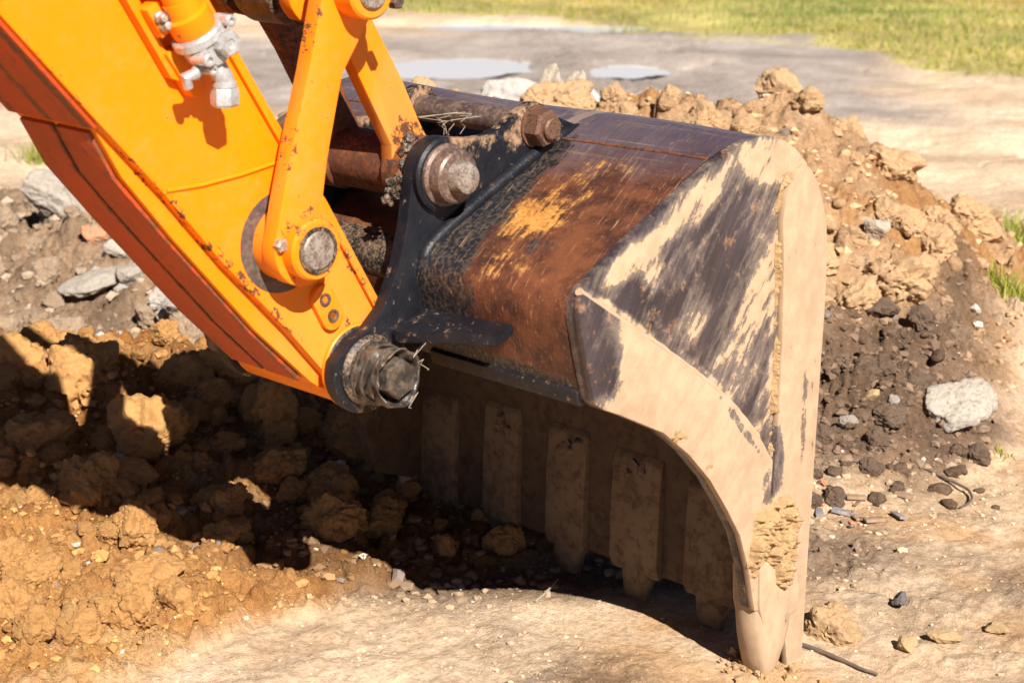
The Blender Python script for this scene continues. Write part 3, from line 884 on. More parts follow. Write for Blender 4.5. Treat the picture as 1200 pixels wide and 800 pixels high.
# lip, adapters and teeth
bm = bmesh.new()
add_prism(bm, [(.0725, .17), (.078, .20), (.099, .20), (.104, .058), (.088, .046), (.0715, .058)], -.529, .529, .003)
obj('lip', bm, inner_mat, bk)
def tooth(xc, big=False):
    hw = (.060, .068, .055, .066, .058)[int(xc*10+5) % 5] if not big else .034
    bm = bmesh.new()
    ad = [(.066, .30), (.076, .315), (.112, .19), (.118, .10), (.100, .052), (.064, .045), (.054, .075), (.058, .20)]
    if big: ad = [(-.080, .225), (-.02, .25), (.03, .235), (.055, .14), (.048, .10), (-.06, .10), (-.076, .15)]
    jy = random.Random(int(xc*1000)).uniform(-.02, .025)
    if not big: ad = [(y, z+(jy if z > .15 else 0)) for y, z in ad]
    add_prism(bm, ad, xc-hw, xc+hw, .006)
    tm = tooth_mat if big else soil_tooth_shade  # inner teeth get the copy with painted shade
    o = obj('tooth_adapter', bm, tm, bk)
    prof = [(.10, .105, .040), (.085, .090, .048), (.06, .062, .046), (.03, .034, .040), (.004, .010, .030), (-.014, -.006, .022)]
    bm = bmesh.new()
    rings = []
    if big: levels = [(.165, -.080, .044, .035), (.12, -.078, .042, .037), (.08, -.072, .036, .037), (.045, -.062, .024, .036), (.015, -.052, .008, .034), (-.008, -.044, -.006, .030), (-.022, -.036, -.014, .022)]
    else: levels = [(.130, .062, .114, .040), (.10, .057, .118, .042), (.07, .054, .112, .041), (.035, .056, .100, .038), (.005, .060, .088, .034), (-.02, .064, .08, .028)]
    for z, y0, y1, h in levels:
        r_ = []
        for k in range(16):
            t = 2*math.pi*k/16
            cx, cy = math.cos(t), math.sin(t)
            e = .55
            X_ = math.copysign(abs(cx)**e, cx); Y_ = math.copysign(abs(cy)**e, cy)
            r_.append(bm.verts.new((xc+X_*h, (y0+y1)/2+Y_*(y1-y0)/2, z)))
        rings.append(r_)
    for A_, B_ in zip(rings, rings[1:]):
        for k in range(16): bm.faces.new((A_[k], A_[(k+1) % 16], B_[(k+1) % 16], B_[k]))
    bm.faces.new(rings[0]); bm.faces.new(rings[-1][::-1])
    obj('point', bm, tm, o, 50)
    return o
for xc in (-.48, -.27, -.068, .134, .338): tooth(xc)
tooth(.537, True)
# ears
ear = arc(HINGE, .080, 160, 330, 18) + [(-.600, .690), (-.548, .705), (-.545, .80), (-.55, .86), (-.45, .91), (-.30, .98), (-.20, 1.015), (-.145, 1.040), (-.185, 1.055), (-.212, 1.066)]
ear += arc(TIE, .044, 20, 120, 8) + [(-.335, 1.086), (-.372, 1.067), (-.41, 1.057), (-.45, 1.058), (-.49, 1.064)] + arc(LPIN, .066, 75, 160, 8)
ear += [(-.600, .985), (-.612, .917), (-.632, .852), (-.668, .784), (-.705, .752), (-.745, .740)]
for s in (1, -1):
    a_, b_ = sorted((s*.140, s*.168))
    e_ = prism('ear', ear, a_, b_, ear_mat, bk, .005, 28)
    ax = (s, 0, 0)
    lathe('boss', [(0, .03), (0, .056), (.006, .058), (.022, .056), (.026, .050), (.048, .048), (.052, .044), (.052, .026)], (s*.166, *LPIN), rod_steel, e_, ax, 48)
    lathe('collar', [(0, .026), (0, .064), (.004, .067), (.012, .067), (.016, .062), (.016, .026)], (s*.167, *LPIN), ear_mat, e_, ax, 48)
    lathe('pin', [(0, 0), (0, .0305), (.112, .0305), (.122, .026), (.126, .016), (.127, 0)], (s*.12, *LPIN), pin_steel, e_, ax, 40)
    lathe('nut', [(0, 0), (0, .0355), (.028, .0355), (.034, .031), (.034, 0)], (s*.172, *TIE), nut_rust, e_, ax, 6, R(12), 20)
    lathe('washer', [(0, 0), (0, .040), (.005, .040), (.005, 0)], (s*.1675, *TIE), nut_rust, e_, ax, 36)
    lathe('bolt_end', [(0, 0), (0, .021), (.008, .021), (.011, .018), (.011, 0)], (s*.205, *TIE), nut_rust, e_, ax, 32)
    # weld bead along the base of the ear
    base = [(-.556, .80), (-.575, .845), (-.552, .884), (-.449, .937), (-.317, .998), (-.235, 1.032), (-.17, 1.048)]
    bm = bmesh.new()
    wl = smooth_path([(s*.172, y, z) for y, z in base], 6)
    add_tube(bm, wl, [(.013+.0025*mnoise.noise(Vector((i*.6, 9, s))))*min(1, .35+.13*(len(wl)-1-i)) for i in range(len(wl))], 10)
    obj('weld_seam', bm, ear_mat, e_, 50)
lathe('tie_rod', [(0, 0), (0, .026), (.28, .026), (.28, 0)], (-.14, *TIE), rod_steel, bk, (1, 0, 0), 32)
lathe('cross_tube', [(0, 0), (0, .050), (.28, .050), (.28, 0)], (-.14, -.545, .835), grease, bk, (1, 0, 0), 40)
# gusset tab beside the near hinge
for s in (1, -1):
    bm = bmesh.new()
    topv = [(.168, -.652), (.20, -.662), (.25, -.654), (.32, -.638), (.372, -.630), (.402, -.622), (.402, -.580), (.168, -.560)]
    def tz(x): return .742 + .020*math.sin((x-.168)/.23*math.pi*.62) 
    a_ = [bm.verts.new((s*x, y, tz(x)+.35*(y+.645))) for x, y in topv]
    b_ = [bm.verts.new((s*x, y, tz(x)+.35*(y+.645)-.018)) for x, y in topv]
    bm.faces.new(a_); bm.faces.new(b_[::-1])
    for i in range(len(topv)):
        j = (i+1) % len(topv)
        bm.faces.new((a_[i], a_[j], b_[j], b_[i]))
    bmesh.ops.bevel(bm, geom=list(bm.edges), offset=.0025, segments=2, affect='EDGES', clamp_overlap=True)
    obj('gusset', bm, ear_mat, bk)
# lower front flange
prism('front_flange', [(-.556, .690), (-.562, .684), (-.556, .660), (-.545, .656), (-.520, .660), (-.515, .672), (-.545, .676)], .17, .529, ear_mat, bk, .002)
prism('front_flange', [(-.556, .690), (-.562, .684), (-.556, .660), (-.545, .656), (-.520, .660), (-.515, .672), (-.545, .676)], -.529, -.17, ear_mat, bk, .002)
# hinge pin ends wrapped in torn rubber
for s in (1, -1):
    hp = lathe('hinge_pin', [(0, 0), (0, .037), (.085, .037), (.090, .033), (.090, 0)], (s*.165, *HINGE), wrap_mat, bk, (s, 0, 0), 6, .4, 20)
    lathe('flange_ring', [(0, .03), (0, .062), (.004, .064), (.008, .062), (.012, .056), (.012, .03)], (s*.168, *HINGE), grease, hp, (s, 0, 0), 48)
    bm = bmesh.new()
    rows = []
    NR, NS = 16, 72
    for i in range(NR+1):
        t = i/NR
        row = []
        for k in range(NS):
            th = 2*math.pi*k/NS
            torn = .020*max(0, mnoise.noise(Vector((math.cos(th)*2.2, math.sin(th)*2.2, 4.0+s)))) if i == NR else 0
            fold = .0065*math.sin(5*th+9*t+2*math.sin(3*t+th)) * math.sin(math.pi*min(1, t*1.15)) + .010*mnoise.noise(Vector((math.cos(th)*1.7, math.sin(th)*1.7, t*3.2)))
            r_ = .049 - .006*t + fold + (.010*max(0, t-.82)/.18)
            if i == 0: r_ = .054
            row.append(bm.verts.new((s*(.176 + t*.070 + torn), HINGE[0]+r_*math.cos(th), HINGE[1]+r_*math.sin(th))))
        rows.append(row)
    for A_, B_ in zip(rows, rows[1:]):
        for k in range(NS): bm.faces.new((A_[k], A_[(k+1) % NS], B_[(k+1) % NS], B_[k]))
    wr = obj('rubber_wrap', bm, wrap_mat, hp, 60)
    md = wr.modifiers.new('thickness', 'SOLIDIFY'); md.thickness = .003
    for q in range(3):
        x0 = .184+.022*q
        pts = [(s*(x0+.004*math.sin(t*3)), HINGE[0]+(.053-.002*q)*math.cos(t), HINGE[1]+(.053-.002*q)*math.sin(t)) for t in [2*math.pi*k/40 for k in range(41)]]
        tube('band', pts, .0032, wrap_mat, hp, 6)
# frayed wire caught at the pin
for k in range(5):
    a0 = random.uniform(-.02, .02)
    p0 = Vector((.135+random.uniform(-.02, .01), -.46+a0, 1.062))
    pts = [p0 + Vector((random.uniform(-.01, .01)*i, random.uniform(-.012, .016)*i, .014*i - .0015*i*i)) for i in range(6)]
    tube('frayed_wire', pts,   .0007, straw_mat, bk, 5)
for k in range(3):
    t = random.uniform(0, 6.28)
    p0 = Vector((.245, HINGE[0]+.05*math.cos(t), HINGE[1]+.05*math.sin(t)))
    tube('frayed_wire', [p0 + Vector((.006*i, random.uniform(-.007, .009)*i, random.uniform(-.004, .008)*i)) for i in range(5)],   .0007, straw_mat, bk, 5)
# mud crusts that stick to the bucket: clustered crumbs
def crumb(bm, c, r, seed, sub=2):
    g = bmesh.ops.create_icosphere(bm, subdivisions=sub, radius=1.0)
    s_ = Vector((random.uniform(.7, 1.2), random.uniform(.7, 1.2), random.uniform(.7, 1.2)))
    for v in g['verts']:
        p = v.co.copy()
        k = 1 + .8*mnoise.noise(p*1.4+Vector((seed*3.1, seed, 0))) + .45*mnoise.noise(p*3.3+Vector((0, seed*2.2, 5)))
        v.co = Vector((p.x*s_.x, p.y*s_.y, p.z*s_.z))*r*k + Vector(c)
# earth wedged between link and ear
bm = bmesh.new()
for k in range(30):
    t = random.random()
    p = Vector((.128+random.uniform(-.008, .010), -.552-.066*t+random.gauss(0, .006), 1.082-.125*t))
    crumb(bm, p, random.uniform(.004, .012)*(1.2-.5*t), k+50, 2)
tag(obj('mud_lump', bm, grease, bk, 40), kind='stuff')

def crust_patch(x0, y0, y1, z0, z1, step, thick):
    """a sheet of stuck soil on the side plate; thick(y, z) is its depth in metres"""
    ys, zs = np.arange(y0, y1, step), np.arange(z0, z1, step)
    Yg, Zg = np.meshgrid(ys, zs)
    T = thick(Yg.ravel(), Zg.ravel()).reshape(Yg.shape)
    k = np.arange(Yg.size).reshape(Yg.shape)
    q = np.stack([k[:-1, :-1], k[:-1, 1:], k[1:, 1:], k[1:, :-1]], -1).reshape(-1, 4)
    tq = T.ravel()[q].max(1)
    q = q[tq > .0006]
    V = np.stack([x0+T.ravel(), Yg.ravel(), Zg.ravel()], 1)
    used, inv = np.unique(q, return_inverse=True)
    o = link('mud_crust', np_mesh('mud_crust', V[used], inv.reshape(-1, 4), 4), crust_mat, bk)
    return tag(o, kind='stuff')
def soft_poly(y, z, P):
    best = np.full(y.shape, 9.); ins = np.zeros(y.shape, bool)
    for i in range(len(P)):
        (ya, za), (yb, zb) = P[i-1], P[i]
        t = np.clip(((y-ya)*(yb-ya)+(z-za)*(zb-za))/((yb-ya)**2+(zb-za)**2), 0, 1)
        best = np.minimum(best, np.hypot(y-ya-t*(yb-ya), z-za-t*(zb-za)))
        c = ((za > z) != (zb > z)) & (y < (yb-ya)*(z-za)/((zb-za) if zb != za else 1e-9)+ya)
        ins ^= c
    return np.where(ins, best, -best)
CP = [(-.112, .265), (-.085, .345), (-.02, .355), (.03, .34), (.035, .26), (.020, .17), (-.005, .16), (-.03, .19), (-.06, .23), (-.075, .255), (-.092, .19)]
def th_tooth(y, z):
    s_ = soft_poly(y, z, CP) + fbm(y, z, .03, 4, 300)*.035
    return sstep(s_, -.004, .010)*(.004 + clods(y, z, .030, 301, .95)*.016 + clods(y, z, .013, 302)*.008 + (fbm(y, z, .02, 4, 303)+.1)*.012)
crust_patch(.5655, -.135, .06, .13, .39, .0016, th_tooth)
def th_crease(y, z):
    yc = np.interp(z, [.42, .5, .67, .84, .905, .95, .985], [-.040, -.034, -.033, -.039, -.047, -.038, -.014])
    wd = .006+.012*np.clip(fbm(y*0, z, .06, 3, 310)+.1, 0, 1)
    s_ = wd-np.abs(y-yc-.002+fbm(y, z, .02, 3, 311)*.008)
    return sstep(s_, -.001, .006)*(.006+clods(y, z, .011, 312)*.007)*sstep(z, .40, .47)*sstep(z, .992, .97)*sstep(fbm(y*0, z, .05, 3, 313), -.10, .02)
crust_patch(.5515, -.085, .02, .39, 1.0, .0016, th_crease)
def th_mouth(y, z):
    P0 = [(-.485, .634), (-.371, .575), (-.298, .516), (-.234, .450), (-.180, .377), (-.138, .314), (-.108, .235)]
    best = np.full(y.shape, 9.)
    for (ya, za), (yb, zb) in zip(P0, P0[1:]):
        t = np.clip(((y-ya)*(yb-ya)+(z-za)*(zb-za))/((yb-ya)**2+(zb-za)**2), 0, 1)
        best = np.minimum(best, np.hypot(y-ya-t*(yb-ya), z-za-t*(zb-za)))
    near = sstep(best, .03, .004)*sstep(soft_poly(y, z, cut), .001, .004)
    sp = sstep(fbm(y, z, .035, 4, 320), .20, .27)
    return near*sp*(.002+clods(y, z, .012, 321)*.007)
crust_patch(.5655, -.50, -.08, .22, .66, .002, th_mouth)
bm = bmesh.new()
for k in range(26):      # clumps on the lip inside
    xc = random.choice((-.48, -.27, -.068, .134, .338)) + random.gauss(0, .018)
    z = random.gauss(.285, .012)
    if True: crumb(bm, (xc, .066+random.uniform(-.004, .006), z), random.uniform(.006, .016), k+900, 2)
tag(obj('mud_crust', bm, dark_mat, bk, 60), kind='stuff')
bm = bmesh.new()
for k in range(60):
    crumb(bm, (.52+random.gauss(0, .035), -.02+random.gauss(0, .035), -.008+random.uniform(-.008, .006)), random.uniform(.003, .013), k+1200, 2)
tag(obj('mud_crust', bm, crust_mat, bk, 60), kind='stuff')

# ------------------------------------------------------------------ stones and clods
def rock_mesh(name, seed, sub=4, planes=9, rough=.12, cut=(.62, .95)):
    rs = random.Random(seed)
    bm = bmesh.new()
    bmesh.ops.create_icosphere(bm, subdivisions=sub, radius=1.0)
    P = []
    for _ in range(planes):
        v = Vector((rs.gauss(0, 1), rs.gauss(0, 1), rs.gauss(0, 1))).normalized()
        P.append((v, rs.uniform(*cut)))
    off = Vector((rs.uniform(0, 50), rs.uniform(0, 50), rs.uniform(0, 50)))
    for v in bm.verts:
        p = v.co.normalized()
        k = 1.0
        for nrm, dd in P:
            c = p.dot(nrm)
            if c > 1e-3: k = min(k, dd/c)
        rd = lambda q: 1-2*abs(mnoise.noise(q))
        f = mnoise.noise(p*1.4+off)*.60 + rd(p*2.7+off)*.20 + mnoise.noise(p*5.5+off)*.20 + rd(p*9+off)*.14 + rd(p*17+off)*.10 + mnoise.noise(p*38+off)*.10
        v.co = p*(k*(1+rough*2*f))
    me = bpy.data.meshes.new(name)
    bm.to_mesh(me); bm.free()
    me.polygons.foreach_set('use_smooth', [True]*len(me.polygons))
    me.set_sharp_from_angle(angle=R(60))
    me.materials.append(None)
    return me
clod_base = [rock_mesh('clod', 100+i, 5, 6, .30, (.62, 1.0)) for i in range(9)]
stone_base = [rock_mesh('stone', 200+i, 5, 13, .15, (.45, .9)) for i in range(6)]
def lib(base, mat): return base, mat
def place(name, me, a, d, size, label=None, cat=None, group=None, rot=None, sink=.3, z=None):
    x, y = to_xy(a, d)
    me, mat = me
    o = bpy.data.objects.new(name, me)
    col.objects.link(o)
    o.material_slots[0].link = 'OBJECT'
    o.material_slots[0].material = mat
    o.scale = size
    o.rotation_euler = rot or (random.uniform(-.4, .4), random.uniform(-.4, .4), random.uniform(0, 6.28))
    o.location = (x, y, (hz(x, y) if z is None else z) + size[2]*(1-2*sink))
    tag(o, label, cat, group)
    return o

def stone(name, i, mat, a, d, s, label, cat='stone', rot=None, sink=.25, z=None, cl=False):
    return place(name, lib((clod_base if cl else stone_base)[i % (9 if cl else 6)], mat), a, d, s, label, cat, None, rot, sink, z)


# --- single stones that stand out
S = stone
S('stone', 4, pit_stone, 1.17, 4.66, (.098, .074, .074), 'large rough white stone on the sand beside the dark soil', rot=(.1, -.1, 1.05), sink=.26)
S('stone', 1, grey_stone, -1.64, 6.62, (.135, .09, .085), 'big pale chalky stone with a dark hollow underneath, left of the arm', rot=(.3, .35, .6), sink=.05)
S('stone', 2, white_stone, -1.68, 7.0, (.08, .06, .06), 'small pale stone behind the big chalky stone', rot=(.3, .3, .2), sink=.2)
S('brick_piece', 3, brick_mat, -1.44, 6.27, (.055, .04, .035), 'broken brick piece with mortar lying in the rubble', 'brick', sink=.2)
S('stone', 4, white_stone, -1.33, 6.19, (.055, .04, .04), 'white stone next to the broken brick piece', sink=.25)
S('stone', 5, grey_stone, -1.36, 5.97, (.125, .075, .034), 'flat grey stone slab tilted on the rubble', rot=(.25, -.22, 1.0), sink=.02)
S('stone', 2, grey_stone, -1.24, 5.90, (.05, .042, .045), 'blunt beige stone at the end of the flat grey slab', sink=.2)
S('stone', 0, white_stone, -1.01, 5.50, (.052, .05, .045), 'white weathered lump half buried beside the arm', sink=.25)
S('stone', 3, white_stone, -1.075, 5.56, (.03, .022, .018), 'pair of small white pebbles in the grey rubble', sink=.15)
S('pebble', 1, white_stone, -1.17, 4.80, (.024, .024, .014), 'small white flat pebble on top of the clay ridge', 'pebble', rot=(.2, .1, 0), sink=0)
S('brick_piece', 4, brick_mat, -.80, 4.98, (.034, .022, .014), 'small flat orange brick piece under the arm', 'brick', rot=(.1, .1, .9), sink=.1)
S('stone', 5, white_stone, -.76, 5.06, (.026, .022, .024), 'white pebble behind the small orange brick piece', sink=.2)
S('stone', 2, concrete_clean, 1.048, 5.25, (.042, .034, .042), 'pale square stone set in the heap right of the bucket', rot=(.2, .2, .5), sink=.2)
S('clod', 3, tan_mat, 1.08, 5.09, (.085, .07, .06), 'big tan clod jutting from the heap above the dark soil', 'clod', sink=.3, cl=True)
S('stone', 4, slate_stone, .824, 3.67, (.022, .019, .020), 'dark slate stone standing on the sand beside the tooth', sink=.1)
S('stone', 5, yellow_stone, .887, 3.51, (.040, .022, .017), 'flat yellow stone on the front right sand', rot=(.1, .1, .75), sink=.15)
S('stone', 0, yellow_stone, .998, 3.545, (.026, .018, .014), 'pointed yellow stone chip at the right edge', rot=(.3, .2, .2), sink=.12)
S('stone', 3, yellow_stone, .796, 3.465, (.021, .019, .020), 'upright yellow chip near the lower edge', sink=.15)
S('clod', 1, tan_mat, .655, 3.56, (.062, .050, .048), 'smooth brown lump half buried behind the tooth', 'clod', sink=.42, cl=True)
S('stone', 1, yellow_stone, .932, 4.63, (.026, .02, .018), 'pale yellow chip lying on the dark soil', sink=.15)
S('stone', 2, white_stone, .985, 4.62, (.024, .016, .012), 'flat white chip on the dark soil', sink=.1)
S('stone', 3, grey_stone, .86, 4.55, (.026, .024, .020), 'round grey pebble on the dark soil near the bucket', sink=.2)
S('concrete_block', 3, concrete, .03, 6.25, (.13, .06, .10), 'grey broken concrete block on the heap crest behind the bucket', 'concrete', rot=(.1, .1, .85), sink=.22)
S('concrete_block', 1, concrete_clean, .135, 6.16, (.052, .045, .10), 'pale upright concrete fragment leaning on the grey block', 'concrete', rot=(.05, .12, .5), sink=.22)
S('concrete_block', 4, concrete_clean, .205, 6.14, (.035, .04, .085), 'narrow pale concrete splinter next to the upright fragment', 'concrete', rot=(.0, .1, .2), sink=.25)
S('concrete_block', 0, concrete, .285, 6.2, (.065, .05, .085), 'small grey concrete lump at the right end of the broken blocks', 'concrete', sink=.25)
S('stone', 5, grey_stone, .33, 5.62, (.125, .035, .032), 'long pale flat stone lying just behind the bucket', rot=(.0, .18, .55), sink=.0)
S('stone', 2, white_stone, -.23, 6.05, (.06, .05, .05), 'cream stone on the heap crest beside the bucket link', sink=.2)
for i, (a, d, sz, lb) in enumerate([
    (-1.30, 4.66, .12, 'round clay lump at the left edge of the ridge'), (-1.10, 4.62, .13, 'tall clay lump with a flat face on the left ridge'),
    (-.84, 4.62, .11, 'broad clay lump on the ridge crest under the arm'), (-.70, 4.66, .13, 'cracked clay lump on the crest in the arm shadow'),
    (-.87, 4.24, .12, 'large sharp edged clay lump in the middle of the shadow'), (-.60, 4.42, .09, 'clay lump in shadow below the hinge pin'),
    (-1.13, 4.22, .10, 'clay lump at the left edge in shadow'), (-.42, 4.10, .075, 'smooth clay lump at the foot of the ridge near the teeth'),
    (-.30, 4.02, .06, 'small rounded clay lump in front of the teeth'), (-.95, 3.98, .08, 'half lit clay lump below the shadow edge'),
    (-.66, 3.98, .07, 'clay lump on the shadow line in the left foreground')]):
    S('clod', i, clay_mat, a, d, (sz*random.uniform(.7, .95), sz*random.uniform(.6, .85), sz*random.uniform(.6, .8)), lb, 'clod', sink=.46, cl=True)
S('plastic_scrap', 2, pink_mat, -.60, 4.98, (.045, .018, .018), 'pink plastic scrap on the ground below the arm', 'plastic', rot=(.1, .35, .2), sink=.1)

# --- clods in numbers
U2 = Vector((RX, RY, 0)).cross(fw)
def in_view(a, d, m=30):
    x, y = to_xy(a, d)
    v = Vector((x-CAM[0], y-CAM[1], hz(x, y)-CAM[2]))
    z = v.dot(fw)
    px, py = 600+2200*(v.x*RX+v.y*RY)/z, 400-2200*v.dot(U2)/z
    return -m < px < 1200+m and -m < py < 800+m
CAND = []
def scatter(n, pick, mat, lo, hi, words, group, sink, pw=2.0, tint=(.5, .3, .15)):
    k = 0
    while k < n:
        a, d = pick()
        if not in_view(a, d): continue
        sz = lo+(hi-lo)*random.random()**pw
        CAND.append((sz/d, sz, a, d, mat, lo, hi, words, group, sink, tint))
        k += 1
def settle():
    """the lumps that show largest become objects, the small rest one loose layer"""
    CAND.sort(key=lambda c: -c[0])
    keep = [c for c in CAND if c[7][0] == 'pebble'] + [c for c in CAND if c[7][0] == 'clod'][:280]
    for _, sz, a, d, mat, lo, hi, words, group, sink, tint in keep:
        big = 'tiny' if sz < lo+(hi-lo)*.12 else 'small' if sz < lo+(hi-lo)*.4 else 'medium' if sz < lo+(hi-lo)*.7 else 'large'
        place(words[0], lib(clod_base[random.randrange(9)], mat), a, d, (sz*random.uniform(.8, 1.25), sz*random.uniform(.75, 1.1), sz*random.uniform(.6, .95)),
              big + ' ' + words[1] + ' ' + words[2](a, d), words[0], group, None, sink)
    rest = [c for c in CAND if c[7][0] == 'clod'][280:]
    low = {}
    for sub in (2, 3):
        for i in range(6):
            me = rock_mesh('lump', 300+i, sub, 6, .30, (.62, 1.0))
            V = np.zeros(len(me.vertices)*3); me.vertices.foreach_get('co', V)
            F = np.zeros(len(me.polygons)*3, np.int64); me.polygons.foreach_get('vertices', F)
            low[sub, i] = V.reshape(-1, 3), F.reshape(-1, 3)
            bpy.data.meshes.remove(me)
    vs, fs, cs, b = [], [], [], 0
    for k, (_, sz, a, d, mat, lo, hi, words, group, sink, tint) in enumerate(rest):
        V, F = low[3 if k < 160 else 2, random.randrange(6)]
        M_ = np.array(Matrix.Rotation(random.uniform(0, 6.28), 3, 'Z') @ Matrix.Rotation(random.uniform(-.5, .5), 3, 'X'))
        x, y = to_xy(a, d)
        q = (V*np.array([sz*random.uniform(.8, 1.25), sz*random.uniform(.75, 1.1), sz*random.uniform(.6, .95)]))@M_.T + np.array([x, y, hz(x, y)+sz*.8*(1-2*sink)])
        vs.append(q); fs.append(F+b); b += len(V)
        cs.append(np.repeat(np.array([tint])*random.uniform(.85, 1.15), len(V), 0))
    tag(link('loose_clods', np_mesh('loose_clods', np.concatenate(vs), np.concatenate(fs), 3, np.concatenate(cs)), ground_mat), 'small loose clods of earth strewn among the larger ones', kind='stuff')
def where_heap(a, d):
    h = hz(*to_xy(a, d))
    up = 'on the crest of' if h > .66 else 'high on' if h > .5 else 'halfway up' if h > .38 else 'low on'
    return up + ' the heap ' + ('behind the orange links' if a < -.1 else 'behind the tie rod' if a < .15 else 'behind the bucket top' if a < .5 else 'behind the bucket corner' if a < .8 else 'right of the bucket' if a < 1.15 else 'at its right end')
def where_ridge(a, d):
    row = 'front foot of the ridge' if d < 3.7 else 'sunlit slope of the ridge' if d < 4.0 else 'shaded slope of the ridge' if d < 4.45 else 'crest of the ridge'
    return 'on the ' + row + (' at the left edge' if a < -1.0 else ' in the left third' if a < -.7 else ' below the arm end' if a < -.4 else ' before the teeth')
def where_rub(a, d):
    return ('behind the chalky stone' if d > 6.8 else 'between chalky stone and flat slab' if d > 6.1 else 'around the flat slab' if d > 5.6 else 'just behind the clay ridge') + (' at the left edge' if a < -1.5 else ' in the middle of the rubble' if a < -1.0 else ' close to the arm')
def where_dark(a, d):
    return ('close to the bucket' if a < .85 else 'in the middle' if a < 1.0 else 'near the white stone') + (' at the toe of the dark soil' if d < 4.5 else ' on the dark soil slope' if d < 4.75 else ' at the top of the dark soil')
def pick_heap():
    while True:
        a = random.uniform(-1.0, 1.6)
        hc, dc, wf = np.interp(a, MA, MH), np.interp(a, MA, MD), np.interp(a, MA, MF)
        d = dc + .12 - random.random()**1.2*wf*.85
        x, y = to_xy(a, d)
        z = hz(x, y)
        if hc > .1 and z > .27: return a, d
def pick_dark():
    return random.uniform(.62, 1.2), random.uniform(4.25, 5.0)
def pick_ridge():
    while True:
        a, d = random.uniform(-1.35, .0), random.uniform(3.25, 4.9)
        if d > np.interp(a, [-1.7, -.9, -.64, -.38, 0], [3.05, 3.30, 3.62, 3.82, 3.95]): return a, d
def pick_rubble():
    return random.uniform(-2.1, -.55), random.uniform(5.0, 7.6)
scatter(280, pick_heap, tan_mat, .013, .068, ('clod', 'tan clod', where_heap), 'tan clods on the heap', .32, 3.0, (.49, .31, .17))
scatter(110, pick_dark, dark_mat, .008, .034, ('clod', 'dark clod', where_dark), 'dark clods at the foot of the heap', .34, 2.0, (.165, .107, .072))
scatter(290, pick_ridge, clay_mat, .012, .058, ('clod', 'clay clod', where_ridge), 'clay clods on the left ridge', .34, 2.4, (.48, .25, .085))
scatter(110, pick_rubble, grey_mat, .014, .07, ('clod', 'grey brown clod', where_rub), 'clods in the rubble', .34, 2.6, (.34, .24, .155))
scatter(40, pick_rubble, white_stone, .010, .034, ('pebble', 'whitish pebble', where_rub), 'pebbles in the rubble', .25)
settle()

# --- crumbs beyond counting
def ico(sub, seed):
    bm = bmesh.new()
    bmesh.ops.create_icosphere(bm, subdivisions=sub, radius=1.0)
    for v in bm.verts:
        v.co *= 1+.9*mnoise.noise(v.co*1.3+Vector((seed*7.7, 1, seed)))
    bm.verts.index_update()
    V = np.array([v.co[:] for v in bm.verts]); F = np.array([[v.index for v in f.verts] for f in bm.faces])
    bm.free()
    return V, F
ICO = [ico(1, i) for i in range(6)]
def crumbs(n):
    P = []
    zones = [(.20, -1.5, .1, 3.3, 4.9, 'ridge'), (.22, -1.2, 1.75, 4.2, 6.2, 'heap'), (.14, .55, 1.3, 4.1, 5.0, 'dark'), (.14, -2.2, -.5, 4.9, 7.8, 'rub'), (.16, .5, 1.6, 3.35, 5.6, 'sand'), (.14, -1.1, .8, 3.3, 4.4, 'sand')]
    A_, D_ = [], []
    for fr, a0, a1, d0, d1, _ in zones:
        k = int(n*fr)
        A_.append(rng.uniform(a0, a1, k)); D_.append(d0+(d1-d0)*rng.uniform(0, 1, k)**1.15)
    a = np.concatenate(A_); d = np.concatenate(D_)
    x, y = to_xy(a, d)
    pmk = masks(x, y)
    z = height(x, y, pmk)
    _, _, _, mm, _, rm, rub, dk, ins = pmk
    loose = np.maximum.reduce([mm, rm, rub, dk, ins])
    keep = rng.uniform(0, 1, len(a)) < .60+.4*loose
    a, d, x, y, z, mm, rm, rub, dk, ins, loose = [q[keep] for q in (a, d, x, y, z, mm, rm, rub, dk, ins, loose)]
    n = len(a)
    c = np.repeat(C3(.60, .44, .28), n, 0)
    c = lerp(c, rub, C3(.32, .24, .17)); c = lerp(c, mm*sstep(a, -1.1, -.75), C3(.48, .30, .165)); c = lerp(c, rm, C3(.47, .245, .085))
    c = lerp(c, np.clip(dk, 0, 1), C3(.175, .113, .076)); c = lerp(c, np.clip(ins, 0, 1)*.8, C3(.145, .09, .055))  # crumbs under the bucket carry its painted shade too
    c = c*rng.uniform(.75, 1.25, (n, 1))
    odd = rng.uniform(0, 1, n)
    c[odd < .018] = (.50, .43, .35)
    c[(odd > .05) & (odd < .08)] = (.20, .15, .12)
    sz = (.002+.009*rng.uniform(0, 1, n)**4)*(.5+1.25*loose)*(d/4.0)**.6
    vs, fs, cs, base = [], [], [], 0
    for k in range(6):
        sel = np.arange(n) % 6 == k
        V, F = ICO[k]
        m_ = int(sel.sum())
        th = rng.uniform(0, 6.28, m_)
        sc = sz[sel][:, None]*rng.uniform(.7, 1.2, (m_, 3))*np.array([1, 1, .7])
        q = V[None]*sc[:, None, :]
        X_ = q[..., 0]*np.cos(th)[:, None]-q[..., 1]*np.sin(th)[:, None]
        Y_ = q[..., 0]*np.sin(th)[:, None]+q[..., 1]*np.cos(th)[:, None]
        W_ = np.stack([X_+x[sel][:, None], Y_+y[sel][:, None], q[..., 2]+(z[sel]+sz[sel]*.1)[:, None]], -1)
        vs.append(W_.reshape(-1, 3))
        fs.append((F[None]+(np.arange(m_)*len(V))[:, None, None]+base).reshape(-1, 3))
        cs.append(np.repeat(c[sel], len(V), 0))
        base += m_*len(V)
    return np.concatenate(vs), np.concatenate(fs), np.concatenate(cs)
V_, F_, K_ = crumbs(13500)
crumb_mat = Mat('soil_crumbs', .97, spec=.15)
